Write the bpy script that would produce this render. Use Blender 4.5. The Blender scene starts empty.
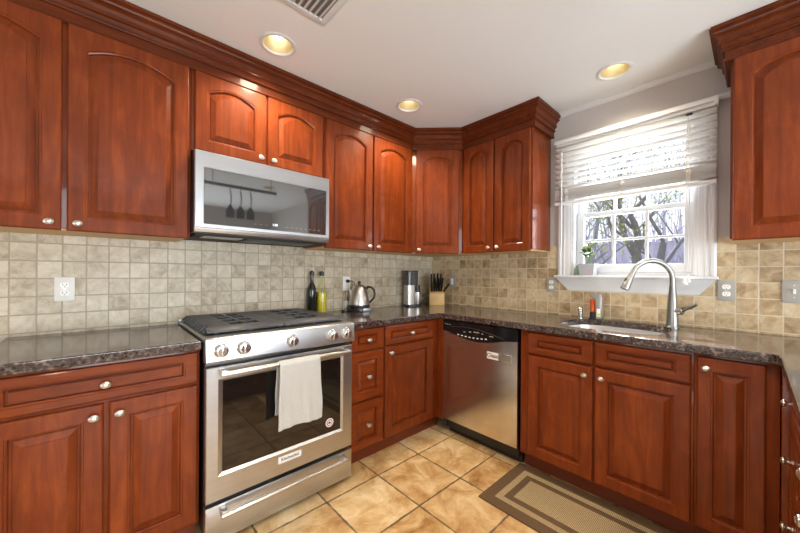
import bpy, bmesh, math, random
from mathutils import Vector, Matrix, Euler

PI = math.pi
S = bpy.context.scene
COL = S.collection
rnd = random.Random(7)

# ------------------------------------------------------------------ camera
cam_d = bpy.data.cameras.new('camera')
cam = bpy.data.objects.new('camera', cam_d)
COL.objects.link(cam)
yaw, roll = 0.8274, 0.0071
fw = Vector((math.cos(yaw), math.sin(yaw), 0))
rt = Vector((math.sin(yaw), -math.cos(yaw), 0))
up = Vector((0, 0, 1))
r2 = (rt + up * roll).normalized()
u2 = (up - rt * roll).normalized()
M = Matrix((r2, u2, -fw)).transposed().to_4x4()
M.translation = Vector((-2.5585, -2.2807, 1.2156))
cam.matrix_world = M
cam_d.sensor_width = 36
cam_d.lens = 324.69 * 36 / 800
cam_d.shift_y = 7.0 / 800
cam_d.clip_start = 0.02
S.camera = cam

# ------------------------------------------------------------------ world, sun, area lights, exposure
S.view_settings.view_transform = 'Standard'
S.view_settings.look = 'None'
S.view_settings.gamma = 1
S.view_settings.exposure = 0.22
w = bpy.data.worlds.new('sky')
S.world = w
w.use_nodes = True
wn = w.node_tree.nodes
wl = w.node_tree.links
bg = wn['Background']
tc = wn.new('ShaderNodeTexCoord')
sep = wn.new('ShaderNodeSeparateXYZ')
rampw = wn.new('ShaderNodeValToRGB')
rampw.color_ramp.elements[0].position = 0.0
rampw.color_ramp.elements[0].color = (0.90, 0.92, 0.98, 1)
rampw.color_ramp.elements[1].position = 0.6
rampw.color_ramp.elements[1].color = (0.55, 0.70, 1.0, 1)
wl.new(tc.outputs['Generated'], sep.inputs[0])
wl.new(sep.outputs['Z'], rampw.inputs[0])
wl.new(rampw.outputs[0], bg.inputs[0])
bg.inputs[1].default_value = 1.35


def light(name, kind, loc, energy, color, direction=None, **kw):
    d = bpy.data.lights.new(name, kind)
    d.energy = energy
    d.color = color
    for k, v in kw.items():
        setattr(d, k, v)
    o = bpy.data.objects.new(name, d)
    o.location = loc
    if direction:
        o.rotation_euler = Vector(direction).to_track_quat('-Z', 'Y').to_euler()
    COL.objects.link(o)
    return o


light('sun', 'SUN', (6, 3, 8), 20.0, (1, 0.97, 0.92), (-1, -0.35, -1.25), angle=0.01)
# added fill lamps, out of view before the windowless back and side walls
light('fill_back', 'AREA', (-1.9, -5.15, 1.35), 200, (0.84, 0.935, 1.0), (0, 1, 0.22), shape='RECTANGLE', size=2.6, size_y=1.9)
light('fill_side', 'AREA', (-5.45, -2.4, 1.25), 52, (0.96, 0.98, 1.0), (1, 0, 0.25), shape='RECTANGLE', size=2.4, size_y=2.0)
# daylight entering the kitchen window
light('daylight_window', 'AREA', (0.22, -1.71, 1.55), 12, (0.93, 0.96, 1.0), (-1, 0, -0.1), shape='RECTANGLE', size=0.62, size_y=0.6)

CEIL = 2.43

# ------------------------------------------------------------------ mesh helpers


class G:
    def __init__(self):
        self.bm = bmesh.new()

    def box(self, x0, x1, y0, y1, z0, z1, bev=0.0, seg=2):
        b = bmesh.new()
        vs = [b.verts.new((x, y, z)) for x in (x0, x1) for y in (y0, y1) for z in (z0, z1)]
        for f in ((0, 1, 3, 2), (4, 6, 7, 5), (0, 4, 5, 1), (2, 3, 7, 6), (0, 2, 6, 4), (1, 5, 7, 3)):
            b.faces.new([vs[i] for i in f])
        bmesh.ops.recalc_face_normals(b, faces=b.faces)
        if bev > 0:
            bmesh.ops.bevel(b, geom=b.edges[:], offset=bev, segments=seg, profile=0.6, affect='EDGES')
        self.merge(b)
        return self

    def merge(self, b, mat=None):
        if mat is not None:
            bmesh.ops.transform(b, matrix=mat, verts=b.verts)
        me = bpy.data.meshes.new('t')
        b.to_mesh(me)
        b.free()
        self.bm.from_mesh(me)
        bpy.data.meshes.remove(me)

    def loft(self, rings, close=True, cap0=True, cap1=True):
        b = bmesh.new()
        R = [[b.verts.new(p) for p in r] for r in rings]
        n = len(rings[0])
        for a, c in zip(R, R[1:]):
            for i in range(n if close else n - 1):
                j = (i + 1) % n
                try:
                    b.faces.new((a[i], a[j], c[j], c[i]))
                except ValueError:
                    pass
        if cap0:
            b.faces.new(R[0][::-1])
        if cap1:
            b.faces.new(R[-1])
        bmesh.ops.recalc_face_normals(b, faces=b.faces)
        self.merge(b)
        return self

    def lathe(self, c, prof, n=24, axis=(0, 0, 1), su=1, sv=1, uvec=None, cap0=True, cap1=True):
        ax = Vector(axis).normalized()
        if uvec is None:
            uvec = Vector((1, 0, 0)) if abs(ax.x) < 0.9 else Vector((0, 1, 0))
        u = (Vector(uvec) - ax * Vector(uvec).dot(ax)).normalized()
        v = ax.cross(u)
        c = Vector(c)
        rings = []
        for r, h in prof:
            r = max(r, 1e-4)
            rings.append([c + ax * h + u * (r * su * math.cos(2 * PI * i / n)) + v * (r * sv * math.sin(2 * PI * i / n)) for i in range(n)])
        return self.loft(rings, True, cap0, cap1)

    def tube(self, pts, r, n=10):
        pts = [Vector(p) for p in pts]
        rr = r if isinstance(r, (list, tuple)) else [r] * len(pts)
        prev = None
        rings = []
        for i, p in enumerate(pts):
            t = (pts[min(i + 1, len(pts) - 1)] - pts[max(i - 1, 0)]).normalized()
            if prev is None:
                a = Vector((0, 0, 1)) if abs(t.z) < 0.9 else Vector((1, 0, 0))
                prev = (a - t * a.dot(t)).normalized()
            else:
                prev = (prev - t * prev.dot(t)).normalized()
            q = t.cross(prev)
            rings.append([p + prev * (rr[i] * math.cos(2 * PI * k / n)) + q * (rr[i] * math.sin(2 * PI * k / n)) for k in range(n)])
        return self.loft(rings)

    def prism(self, poly, fn, d0, d1, bev=0):
        b = bmesh.new()
        A = [b.verts.new(fn(u, v, d0)) for u, v in poly]
        B = [b.verts.new(fn(u, v, d1)) for u, v in poly]
        n = len(poly)
        b.faces.new(A[::-1])
        b.faces.new(B)
        for i in range(n):
            j = (i + 1) % n
            b.faces.new((A[i], A[j], B[j], B[i]))
        bmesh.ops.recalc_face_normals(b, faces=b.faces)
        if bev:
            bmesh.ops.bevel(b, geom=b.edges[:], offset=bev, segments=2, profile=0.6, affect='EDGES')
        self.merge(b)
        return self

    def grid(self, fn, nu, nv):
        b = bmesh.new()
        V = [[b.verts.new(fn(i / nu, j / nv)) for j in range(nv + 1)] for i in range(nu + 1)]
        for i in range(nu):
            for j in range(nv):
                b.faces.new((V[i][j], V[i + 1][j], V[i + 1][j + 1], V[i][j + 1]))
        self.merge(b)
        return self

    def rot(self, ang, axis, pivot):
        m = Matrix.Translation(pivot) @ Matrix.Rotation(ang, 4, axis) @ Matrix.Translation(-Vector(pivot))
        bmesh.ops.transform(self.bm, matrix=m, verts=self.bm.verts)
        return self

    def build(self, name, mat, parent=None, smooth=True, sharp=0.45, noclean=False):
        bm = self.bm
        if smooth:
            for f in bm.faces:
                f.smooth = True
            for e in bm.edges:
                if len(e.link_faces) != 2 or e.calc_face_angle(0) > sharp:
                    e.smooth = False
        me = bpy.data.meshes.new(name)
        off = Vector((0, 0, 0))
        p = parent
        while p is not None:
            off += p.location
            p = p.parent
        if off.length > 0:
            bmesh.ops.translate(bm, vec=-off, verts=bm.verts)
        bm.to_mesh(me)
        bm.free()
        o = bpy.data.objects.new(name, me)
        if isinstance(mat, (list, tuple)):
            for m_ in mat:
                me.materials.append(m_)
        else:
            me.materials.append(mat)
        COL.objects.link(o)
        if parent is not None:
            o.parent = parent
        return o


def tag(o, label, cat, group=None):
    o['label'] = label
    o['category'] = cat
    if group:
        o['group'] = group
    return o


def thing(name, label, cat, loc=(0, 0, 0), group=None):
    o = bpy.data.objects.new(name, None)
    o.location = loc
    o.empty_display_size = 0.05
    COL.objects.link(o)
    return tag(o, label, cat, group)


def struct(o):
    o['kind'] = 'structure'
    return o


def bake(o):
    """apply the modifiers of o"""
    dg = bpy.context.evaluated_depsgraph_get()
    me = bpy.data.meshes.new_from_object(o.evaluated_get(dg))
    mats = list(o.data.materials)
    o.modifiers.clear()
    o.data = me
    if not me.materials:
        for m_ in mats:
            me.materials.append(m_)


def cut(o, cutter_g):
    c = cutter_g.build('cutter', o.data.materials[0])
    m = o.modifiers.new('b', 'BOOLEAN')
    m.operation = 'DIFFERENCE'
    m.solver = 'EXACT'
    m.object = c
    bpy.context.view_layer.update()
    bake(o)
    bpy.data.objects.remove(c)


def text_part(name, s, size, fn, mat, parent, d=0.0006, align='CENTER'):
    """lettering laid on a face: fn(u, v, d) maps the sheet to the world"""
    cu = bpy.data.curves.new('t', 'FONT')
    cu.body = s
    cu.size = size
    cu.align_x = align
    cu.align_y = 'CENTER'
    cu.extrude = 0.0001
    cu.offset = size * 0.022
    cu.resolution_u = 3
    o = bpy.data.objects.new('t', cu)
    COL.objects.link(o)
    bpy.context.view_layer.update()
    dg = bpy.context.evaluated_depsgraph_get()
    me = bpy.data.meshes.new_from_object(o.evaluated_get(dg))
    bpy.data.objects.remove(o)
    g = G()
    g.bm.from_mesh(me)
    bpy.data.meshes.remove(me)
    for v in g.bm.verts:
        v.co = fn(v.co.x, v.co.y, d + v.co.z)
    bmesh.ops.recalc_face_normals(g.bm, faces=g.bm.faces)
    return g.build(name, mat, parent, smooth=False)


# face frames: u to the right as seen from in front, v up, d out of the face
def FL(y):
    return lambda u, v, d: Vector((u, y - d, v))          # faces -y (range wall)


def FR(x):
    return lambda u, v, d: Vector((x - d, -u, v))         # faces -x (window wall), u = -y


def FP(y):
    return lambda u, v, d: Vector((-u, y + d, v))         # faces +y (peninsula), u = -x


def FD(p0, p1):
    p0 = Vector((p0[0], p0[1], 0))
    p1 = Vector((p1[0], p1[1], 0))
    t = (p1 - p0).normalized()
    n = Vector((t.y, -t.x, 0))
    return lambda u, v, d: p0 + t * u + n * d + Vector((0, 0, v))


# ------------------------------------------------------------------ materials
class NT:
    def __init__(self, name):
        self.m = bpy.data.materials.new(name)
        self.m.use_nodes = True
        self.nt = self.m.node_tree
        self.p = self.nt.nodes['Principled BSDF']

    def n(self, t, **kw):
        nd = self.nt.nodes.new('ShaderNode' + t)
        for k, v in kw.items():
            if k.startswith('i_'):
                nd.inputs[int(k[2:]) if k[2:].isdigit() else k[2:]].default_value = v
            else:
                setattr(nd, k, v)
        return nd

    def l(self, a, b):
        self.nt.links.new(a, b)

    def set(self, **kw):
        for k, v in kw.items():
            self.p.inputs[k.replace('_', ' ')].default_value = v
        return self

    def ramp(self, stops):
        r = self.n('ValToRGB')
        e = r.color_ramp.elements
        while len(e) < len(stops):
            e.new(0.5)
        for i, (p, c) in enumerate(stops):
            e[i].position = p
            e[i].color = (*c, 1) if len(c) == 3 else c
        return r

    def bump(self, src, strength, dist=0.001):
        b = self.n('Bump')
        b.inputs['Strength'].default_value = strength
        b.inputs['Distance'].default_value = dist
        self.l(src, b.inputs['Height'])
        self.l(b.outputs[0], self.p.inputs['Normal'])
        return b

    def obj(self, scale=(1, 1, 1), rand=False):
        t = self.n('TexCoord')
        mp = self.n('Mapping')
        mp.inputs['Scale'].default_value = scale
        self.l(t.outputs['Object'], mp.inputs['Vector'])
        if rand:
            oi = self.n('ObjectInfo')
            mu = self.n('Math', operation='MULTIPLY')
            mu.inputs[1].default_value = 37.0
            self.l(oi.outputs['Random'], mu.inputs[0])
            self.l(mu.outputs[0], mp.inputs['Location'])
        return mp.outputs[0]


def srgb(r, g, b):
    f = lambda c: (c / 255 / 12.92) if c / 255 <= 0.04045 else ((c / 255 + 0.055) / 1.055) ** 2.4
    return (f(r), f(g), f(b))


def plain(name, col, rough=0.5, metal=0.0, **kw):
    t = NT(name)
    t.set(Base_Color=(*col, 1), Roughness=rough, Metallic=metal)
    t.set(**kw)
    return t.m


def cherry(name, axis, tone=1.0):
    t = NT(name)
    sc = {'z': (1, 1, 0.09), 'x': (0.09, 1, 1), 'y': (1, 0.09, 1)}[axis]
    v = t.obj(sc, True)
    n1 = t.n('TexNoise', i_Scale=26.0, i_Detail=5.0, i_Roughness=0.6, i_Distortion=1.2)
    t.l(v, n1.inputs['Vector'])
    v2 = t.obj((1, 1, 0.6) if axis == 'z' else (0.6, 0.6, 1), True)
    n2 = t.n('TexNoise', i_Scale=7.0, i_Detail=3.0, i_Distortion=2.0)
    t.l(v2, n2.inputs['Vector'])
    mx = t.n('Mix', data_type='FLOAT')
    mx.inputs['Factor'].default_value = 0.32
    t.l(n1.outputs[0], mx.inputs['A'])
    t.l(n2.outputs[0], mx.inputs['B'])
    r = t.ramp([(0.25, srgb(88, 36, 13)), (0.50, srgb(114, 49, 18)), (0.75, srgb(142, 68, 26))])
    t.l(mx.outputs[0], r.inputs[0])
    # whole boards differ a little from one another
    oi = t.n('ObjectInfo')
    hs = t.n('HueSaturation')
    ma = t.n('MapRange')
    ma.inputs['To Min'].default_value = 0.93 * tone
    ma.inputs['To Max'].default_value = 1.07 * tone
    t.l(oi.outputs['Random'], ma.inputs['Value'])
    t.l(ma.outputs[0], hs.inputs['Value'])
    t.l(r.outputs[0], hs.inputs['Color'])
    t.l(hs.outputs[0], t.p.inputs['Base Color'])
    t.set(Roughness=0.38, Specular_IOR_Level=0.12, Coat_Weight=0.30, Coat_Roughness=0.09)
    t.bump(n1.outputs[0], 0.05, 0.0006)
    return t.m


M_wood = cherry('cherry_vertical', 'z')
M_woodh = cherry('cherry_horizontal', 'x')
M_woody = cherry('cherry_horizontal_y', 'y')
M_woodcrown = cherry('cherry_shaded_moulding', 'x', 0.62)  # same cherry, colour darkened for the shade on the down-facing crown
M_wooddark = plain('toe_kick_wood', srgb(112, 48, 20), 0.45)
M_ply = plain('maple_ply', srgb(214, 180, 132), 0.6)


def steel(name, axis, base=(0.52, 0.53, 0.55), rough=0.33):
    t = NT(name)
    sc = {'x': (1.5, 90, 90), 'z': (90, 90, 1.5), 'y': (90, 1.5, 90)}[axis]
    n1 = t.n('TexNoise', i_Scale=1.0, i_Detail=1.0)
    t.l(t.obj(sc), n1.inputs['Vector'])
    r = t.ramp([(0.3, tuple(c * 0.97 for c in base)), (0.7, tuple(c * 1.03 for c in base))])
    t.l(n1.outputs[0], r.inputs[0])
    t.l(r.outputs[0], t.p.inputs['Base Color'])
    t.set(Roughness=rough, Metallic=1.0, Anisotropic=0.4)
    return t.m


M_steel = steel('brushed_steel', 'x')
M_steelz = steel('brushed_steel_vertical', 'z', (0.74, 0.72, 0.69), 0.19)
M_nickel = plain('brushed_nickel', (0.62, 0.60, 0.56), 0.30, 1.0)
M_chrome = plain('polished_steel', (0.66, 0.66, 0.65), 0.18, 1.0)
M_faucet = plain('satin_faucet_steel', (0.30, 0.30, 0.29), 0.36, 1.0)
M_kettle = plain('kettle_steel', (0.55, 0.53, 0.51), 0.30, 1.0)
M_iron = plain('cast_iron', srgb(54, 56, 62), 0.42)
M_black = plain('black_plastic', (0.012, 0.012, 0.013), 0.35)
M_blackg = plain('black_gloss', (0.008, 0.008, 0.009), 0.12)
M_dark = plain('dark_cavity', (0.01, 0.009, 0.009), 0.7)
M_white = plain('white_paint', srgb(212, 213, 215), 0.4)
M_whitep = plain('white_plastic', srgb(238, 238, 234), 0.35)
M_greyp = plain('grey_plate', srgb(164, 160, 152), 0.4)
M_ceil = plain('ceiling_paint', srgb(224, 226, 228), 0.9)
M_wall = plain('wall_paint', srgb(190, 184, 180), 0.85)
M_blackglass = plain('oven_glass', (0.010, 0.008, 0.007), 0.04, 0.0, Specular_IOR_Level=0.75)
M_mwglass = plain('microwave_glass', (0.03, 0.031, 0.033), 0.035, 0.0, IOR=2.4)
M_print = plain('white_print', srgb(225, 225, 225), 0.5)
M_ink = plain('black_ink', (0.02, 0.02, 0.02), 0.6)
M_gold = plain('warm_reflector', srgb(206, 190, 150), 0.32, 0.5)


def emis(name, col, st):
    t = NT(name)
    t.set(Base_Color=(0.8, 0.8, 0.8, 1), Emission_Color=(*col, 1), Emission_Strength=st)
    return t.m


M_bulb = emis('lamp_glow', (1.0, 0.95, 0.84), 4.2)
M_clock = emis('clock_glow', (0.45, 0.65, 1.0), 1.2)


def tile_mat(name, uaxis, u0, v0, pitch, grout, cols, cgrout, rough=0.45, grain=30, bumpd=0.002, blot=16.0):
    t = NT(name)
    tcn = t.n('TexCoord')
    sp = t.n('SeparateXYZ')
    t.l(tcn.outputs['Object'], sp.inputs[0])

    def cell(sock, off, k):
        a = t.n('Math', operation='SUBTRACT')
        a.inputs[1].default_value = off
        t.l(sock, a.inputs[0])
        d = t.n('Math', operation='DIVIDE')
        d.inputs[1].default_value = k
        t.l(a.outputs[0], d.inputs[0])
        fl = t.n('Math', operation='FLOOR')
        t.l(d.outputs[0], fl.inputs[0])
        fr = t.n('Math', operation='FRACT')
        t.l(d.outputs[0], fr.inputs[0])
        one = t.n('Math', operation='SUBTRACT')
        one.inputs[0].default_value = 1.0
        t.l(fr.outputs[0], one.inputs[1])
        mn = t.n('Math', operation='MINIMUM')
        t.l(fr.outputs[0], mn.inputs[0])
        t.l(one.outputs[0], mn.inputs[1])
        return fl.outputs[0], mn.outputs[0]
    ua, va = uaxis
    fu, mu = cell(sp.outputs[ua], u0, pitch)
    fv, mv = cell(sp.outputs[va], v0, pitch)
    cb = t.n('CombineXYZ')
    t.l(fu, cb.inputs[0])
    t.l(fv, cb.inputs[1])
    wn_ = t.n('TexWhiteNoise', noise_dimensions='2D')
    t.l(cb.outputs[0], wn_.inputs['Vector'])
    # wobbly tumbled edges
    nz = t.n('TexNoise', i_Scale=grain * 2, i_Detail=3.0)
    t.l(tcn.outputs['Object'], nz.inputs['Vector'])
    mn = t.n('Math', operation='MINIMUM')
    t.l(mu, mn.inputs[0])
    t.l(mv, mn.inputs[1])
    ad = t.n('Math', operation='MULTIPLY_ADD')
    ad.inputs[1].default_value = 0.03
    t.l(nz.outputs[0], ad.inputs[0])
    t.l(mn.outputs[0], ad.inputs[2])
    g0 = grout / pitch / 2 + 0.012
    mr = t.n('MapRange')
    mr.inputs['From Min'].default_value = g0
    mr.inputs['From Max'].default_value = g0 + 0.018
    t.l(ad.outputs[0], mr.inputs['Value'])
    # colour of the tile: per tile tone + mottling
    shift = t.n('VectorMath', operation='MULTIPLY_ADD')
    shift.inputs[1].default_value = (13, 7, 5)
    t.l(wn_.outputs['Color'], shift.inputs[0])
    t.l(tcn.outputs['Object'], shift.inputs[2])
    n2 = t.n('TexNoise', i_Scale=blot, i_Detail=7.0, i_Roughness=0.68, i_Distortion=0.6)
    t.l(shift.outputs[0], n2.inputs['Vector'])
    mx = t.n('Mix', data_type='FLOAT')
    mx.inputs['Factor'].default_value = 0.58
    t.l(wn_.outputs['Value'], mx.inputs['A'])
    sc = t.n('MapRange')
    sc.inputs['From Min'].default_value = 0.34
    sc.inputs['From Max'].default_value = 0.66
    t.l(n2.outputs[0], sc.inputs['Value'])
    t.l(sc.outputs[0], mx.inputs['B'])
    r = t.ramp(cols)
    t.l(mx.outputs[0], r.inputs[0])
    mc = t.n('Mix', data_type='RGBA')
    mc.inputs['A'].default_value = (*cgrout, 1)
    t.l(mr.outputs[0], mc.inputs['Factor'])
    t.l(r.outputs[0], mc.inputs['B'])
    t.l(mc.outputs['Result'], t.p.inputs['Base Color'])
    t.set(Roughness=rough)
    hb = t.n('Math', operation='MULTIPLY_ADD')
    hb.inputs[1].default_value = 0.25
    t.l(n2.outputs[0], hb.inputs[0])
    t.l(mr.outputs[0], hb.inputs[2])
    t.bump(hb.outputs[0], 0.5, bumpd)
    return t.m


TILEC = [(0.0, srgb(142, 126, 102)), (0.35, srgb(180, 167, 144)), (0.65, srgb(199, 188, 167)), (1.0, srgb(213, 204, 186))]
TILEC2 = [(0.0, srgb(130, 106, 74)), (0.35, srgb(172, 147, 112)), (0.65, srgb(196, 175, 140)), (1.0, srgb(214, 198, 168))]
M_tileL = tile_mat('travertine_left', (0, 2), -2.698, 1.012, 0.0838, 0.0045, TILEC, srgb(160, 150, 130))
M_tileR = tile_mat('travertine_right', (1, 2), -2.217, 1.012, 0.0845, 0.0045, TILEC2, srgb(202, 190, 166))
M_floor = tile_mat('floor_tile', (0, 1), -0.980, -0.758, 0.3465, 0.005,
                   [(0.05, srgb(134, 94, 52)), (0.3, srgb(176, 136, 86)), (0.6, srgb(206, 176, 130)), (0.95, srgb(228, 208, 172))],
                   srgb(96, 78, 58), 0.35, 12, 0.002, 6.5)


def granite():
    t = NT('granite')
    v = t.obj()
    n1 = t.n('TexNoise', i_Scale=38.0, i_Detail=7.0, i_Roughness=0.78)
    t.l(v, n1.inputs['Vector'])
    vo = t.n('TexVoronoi', i_Scale=85.0)
    t.l(v, vo.inputs['Vector'])
    mx = t.n('Mix', data_type='FLOAT')
    mx.inputs['Factor'].default_value = 0.35
    t.l(n1.outputs[0], mx.inputs['A'])
    t.l(vo.outputs['Distance'], mx.inputs['B'])
    r = t.ramp([(0.34, (0.005, 0.005, 0.006)), (0.42, srgb(34, 30, 31)), (0.47, srgb(86, 65, 55)), (0.51, srgb(44, 40, 41)), (0.58, srgb(86, 78, 75)), (0.67, srgb(126, 108, 97))])
    t.l(mx.outputs[0], r.inputs[0])
    t.l(r.outputs[0], t.p.inputs['Base Color'])
    t.set(Roughness=0.10, IOR=1.65)
    return t.m


M_granite = granite()


def pane_mat(name='window_pane', tint=(0.96, 0.97, 0.98, 1), ior=1.3):
    t = NT(name)
    nt = t.nt
    out = nt.nodes['Material Output']
    tr = t.n('BsdfTransparent')
    tr.inputs[0].default_value = tint
    gl = t.n('BsdfGlossy')
    gl.inputs['Roughness'].default_value = 0.02
    fr = t.n('Fresnel')
    fr.inputs['IOR'].default_value = ior
    mx = t.n('MixShader')
    ge = t.n('NewGeometry')
    front = t.n('Math', operation='SUBTRACT')
    front.inputs[0].default_value = 1.0
    t.l(ge.outputs['Backfacing'], front.inputs[1])
    fm = t.n('Math', operation='MULTIPLY')
    t.l(fr.outputs[0], fm.inputs[0])
    t.l(front.outputs[0], fm.inputs[1])
    t.l(fm.outputs[0], mx.inputs[0])
    t.l(tr.outputs[0], mx.inputs[1])
    t.l(gl.outputs[0], mx.inputs[2])
    t.l(mx.outputs[0], out.inputs['Surface'])
    return t.m


M_pane = pane_mat()
M_clear = NT('clear_glass').set(Base_Color=(0.9, 0.95, 0.9, 1), Roughness=0.02, Transmission_Weight=1.0, IOR=1.45).m
M_darkglass = plain('dark_bottle_glass', (0.012, 0.014, 0.008), 0.06)
M_oil = NT('yellow_oil').set(Base_Color=(*srgb(212, 192, 50), 1), Roughness=0.15).m
M_orange = NT('orange_soap').set(Base_Color=(*srgb(215, 90, 30), 1), Roughness=0.12, Transmission_Weight=0.2).m
M_smoke = NT('smoked_plastic').set(Base_Color=(0.05, 0.05, 0.05, 1), Roughness=0.1).m


def cloth_mat(name, col, sc, st):
    t = NT(name)
    n1 = t.n('TexNoise', i_Scale=sc, i_Detail=4.0)
    t.l(t.obj(), n1.inputs['Vector'])
    r = t.ramp([(0.3, tuple(c * 0.86 for c in col)), (0.7, col)])
    t.l(n1.outputs[0], r.inputs[0])
    t.l(r.outputs[0], t.p.inputs['Base Color'])
    t.set(Roughness=0.9)
    t.bump(n1.outputs[0], st, 0.002)
    return t.m


M_towel = cloth_mat('linen_towel', srgb(186, 185, 182), 220, 0.5)


def weave(name, c0, c1):
    t = NT(name)
    v = t.obj()
    w1 = t.n('TexWave', wave_type='BANDS', bands_direction='X', i_Scale=46.0, i_Distortion=3.5)
    w1.inputs['Detail'].default_value = 2
    t.l(v, w1.inputs['Vector'])
    w2 = t.n('TexWave', wave_type='BANDS', bands_direction='Y', i_Scale=46.0, i_Distortion=3.5)
    w2.inputs['Detail'].default_value = 2
    t.l(v, w2.inputs['Vector'])
    mu = t.n('Math', operation='MULTIPLY')
    t.l(w1.outputs['Fac'], mu.inputs[0])
    t.l(w2.outputs['Fac'], mu.inputs[1])
    r = t.ramp([(0.05, c0), (0.5, c1)])
    t.l(mu.outputs[0], r.inputs[0])
    t.l(r.outputs[0], t.p.inputs['Base Color'])
    t.set(Roughness=0.95)
    t.bump(mu.outputs[0], 0.5, 0.002)
    return t.m


M_rugtan = weave('rug_tan', srgb(120, 100, 70), srgb(196, 176, 138))
M_rugbrown = weave('rug_brown', srgb(84, 64, 42), srgb(108, 84, 56))
M_bark = cloth_mat('bark', srgb(136, 128, 130), 9, 0.8)
M_leaf = plain('leaf', srgb(70, 104, 42), 0.5)
M_leafy = plain('spring_leaf', srgb(158, 166, 78), 0.6)
M_lawn = cloth_mat('lawn', srgb(70, 78, 46), 6, 0.3)
M_hedge = cloth_mat('winter_twigs', srgb(192, 187, 200), 5, 0.3)
M_siding = plain('house_siding', srgb(206, 203, 218), 0.8)
M_roof = plain('house_roof', srgb(120, 118, 128), 0.9)
M_block = plain('beech', srgb(222, 184, 124), 0.5)
M_slat = NT('blind_slat').set(Base_Color=(*srgb(224, 224, 223), 1), Roughness=0.45, Subsurface_Weight=0.0).m
M_cord = plain('white_cord', srgb(228, 226, 220), 0.7)
M_red = plain('red_ink', srgb(170, 60, 50), 0.5)
M_lime = plain('lime_print', srgb(200, 215, 80), 0.5)

# ------------------------------------------------------------------ the setting
XB, YB = -5.5, -5.2
fl = struct(G().box(XB, 0.15, YB, 0.15, -0.06, 0).build('floor', M_floor))
ceil = G().box(XB, 0.15, YB, 0.15, CEIL, CEIL + 0.14).build('ceiling', M_ceil)
struct(ceil)
CANS = [(-1.871, -0.560), (-0.927, -0.590), (-0.315, -1.716), (-1.9, -2.3), (-0.8, -3.2), (-2.9, -3.4)]  # last three are added behind the camera to brighten the room
cc = G()
for (x, y) in CANS:
    cc.lathe((x, y, CEIL - 0.05), [(0.078, 0), (0.078, 0.17)], 40)
cut(ceil, cc)
for p in ceil.data.polygons:
    p.use_smooth = False
struct(G().box(XB, 0.15, 0.0, 0.15, 0, CEIL).build('wall_left', M_wall))
OY0, OY1, OZ0, OZ1 = -2.055, -1.374, 1.200, 2.125
g = G()
g.box(0, 0.15, OY1, 0.0, 0, CEIL).box(0, 0.15, YB, OY0, 0, CEIL).box(0, 0.15, OY0, OY1, 0, OZ0).box(0, 0.15, OY0, OY1, OZ1, CEIL)
struct(g.build('wall_right', M_wall))
struct(G().box(XB, 0.15, YB - 0.15, YB, 0, CEIL).build('wall_back', M_wall))
struct(G().box(XB - 0.15, XB, YB, 0.15, 0, CEIL).build('wall_side', M_wall))
# tile backsplashes (top of the tile sits a little above the cabinet bottoms)
TT = 1.432
struct(G().box(-3.4, -0.010, -0.010, -0.0005, 0.9145, TT, 0.0).build('backsplash_left', M_tileL))
g = G()
g.box(-0.010, -0.0005, -1.300, -0.0005, 0.9145, TT).box(-0.010, -0.0005, -2.125, -1.300, 0.9145, 1.20).box(-0.010, -0.0005, -3.2, -2.125, 0.9145, TT)
struct(g.build('backsplash_right', M_tileR))
# ceiling moulding on the window wall
prof = [(0.0005, 0), (0.028, 0), (0.028, -0.005), (0.018, -0.010), (0.010, -0.020), (0.006, -0.021), (0.006, -0.026), (0.0005, -0.026)]
g = G().prism([(-p, CEIL + q) for p, q in prof], lambda u, v, d: Vector((u, d, v)), -2.133, -1.288)
struct(g.build('trim_1', M_white))

# ------------------------------------------------------------------ window (setting)
win = bpy.data.objects.new('window_1', None)
COL.objects.link(win)
struct(win)


def casing(y0, y1, z0, z1):
    # fluted flat casing, vertical
    k = 1 if y1 > y0 else -1
    wdt = abs(y1 - y0)
    pts = [(0, 0.0005), (0, 0.020), (0.010, 0.026), (0.022, 0.026), (0.028, 0.018), (0.036, 0.018), (0.040, 0.022), (0.048, 0.022), (0.052, 0.018), (wdt - 0.016, 0.016), (wdt - 0.010, 0.012), (wdt, 0.012), (wdt, 0.0005)]
    return G().prism([(y0 + k * a, b) for a, b in pts], lambda u, v, d: Vector((-v, u, d)), z0, z1)


casing(-1.280, -1.372, 1.2115, 2.19).build('casing', M_white, win)
casing(-2.142, -2.050, 1.2115, 2.19).build('casing', M_white, win)
g = G().box(-0.022, -0.0005, -2.0495, -1.3725, 2.12, 2.19, 0.003)
g.prism([(0.0005, 2.1905), (0.045, 2.1905), (0.06, 2.205), (0.06, 2.215), (0.0005, 2.215)], lambda u, v, d: Vector((-u, d, v)), -2.205, -1.272)
g.build('head_casing', M_white, win)
# stool with rounded nose, and a moulded apron with returned ends
g = G().box(-0.062, 0.05, -2.150, -1.268, 1.194, 1.211, 0.006, 3)
g.build('stool', M_white, win)
ap = []
for k in range(9):
    a = k / 8
    z = 1.1935 - 0.092 * a
    dpt = 0.052 - 0.036 * math.sin(a * PI / 2) if a < 0.95 else 0.014
    e = 0.075 * a
    ap.append((z, dpt, e))
rings = [[Vector((-0.0005, -1.278 - e, z)), Vector((-d, -1.278 - e, z)), Vector((-d, -2.143 + e, z)), Vector((-0.0005, -2.143 + e, z))] for z, d, e in ap]
G().loft(rings).build('apron', M_white, win)
# jambs
g = G()
g.box(0.0, 0.14, OY1 - 0.012, OY1 + 0.0, OZ0, OZ1).box(0.0, 0.14, OY0, OY0 + 0.012, OZ0, OZ1).box(0.0, 0.14, OY0, OY1, OZ1 - 0.012, OZ1).box(0.05, 0.14, OY0, OY1, OZ0, 1.232)
g.build('jamb', M_white, win)


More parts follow.
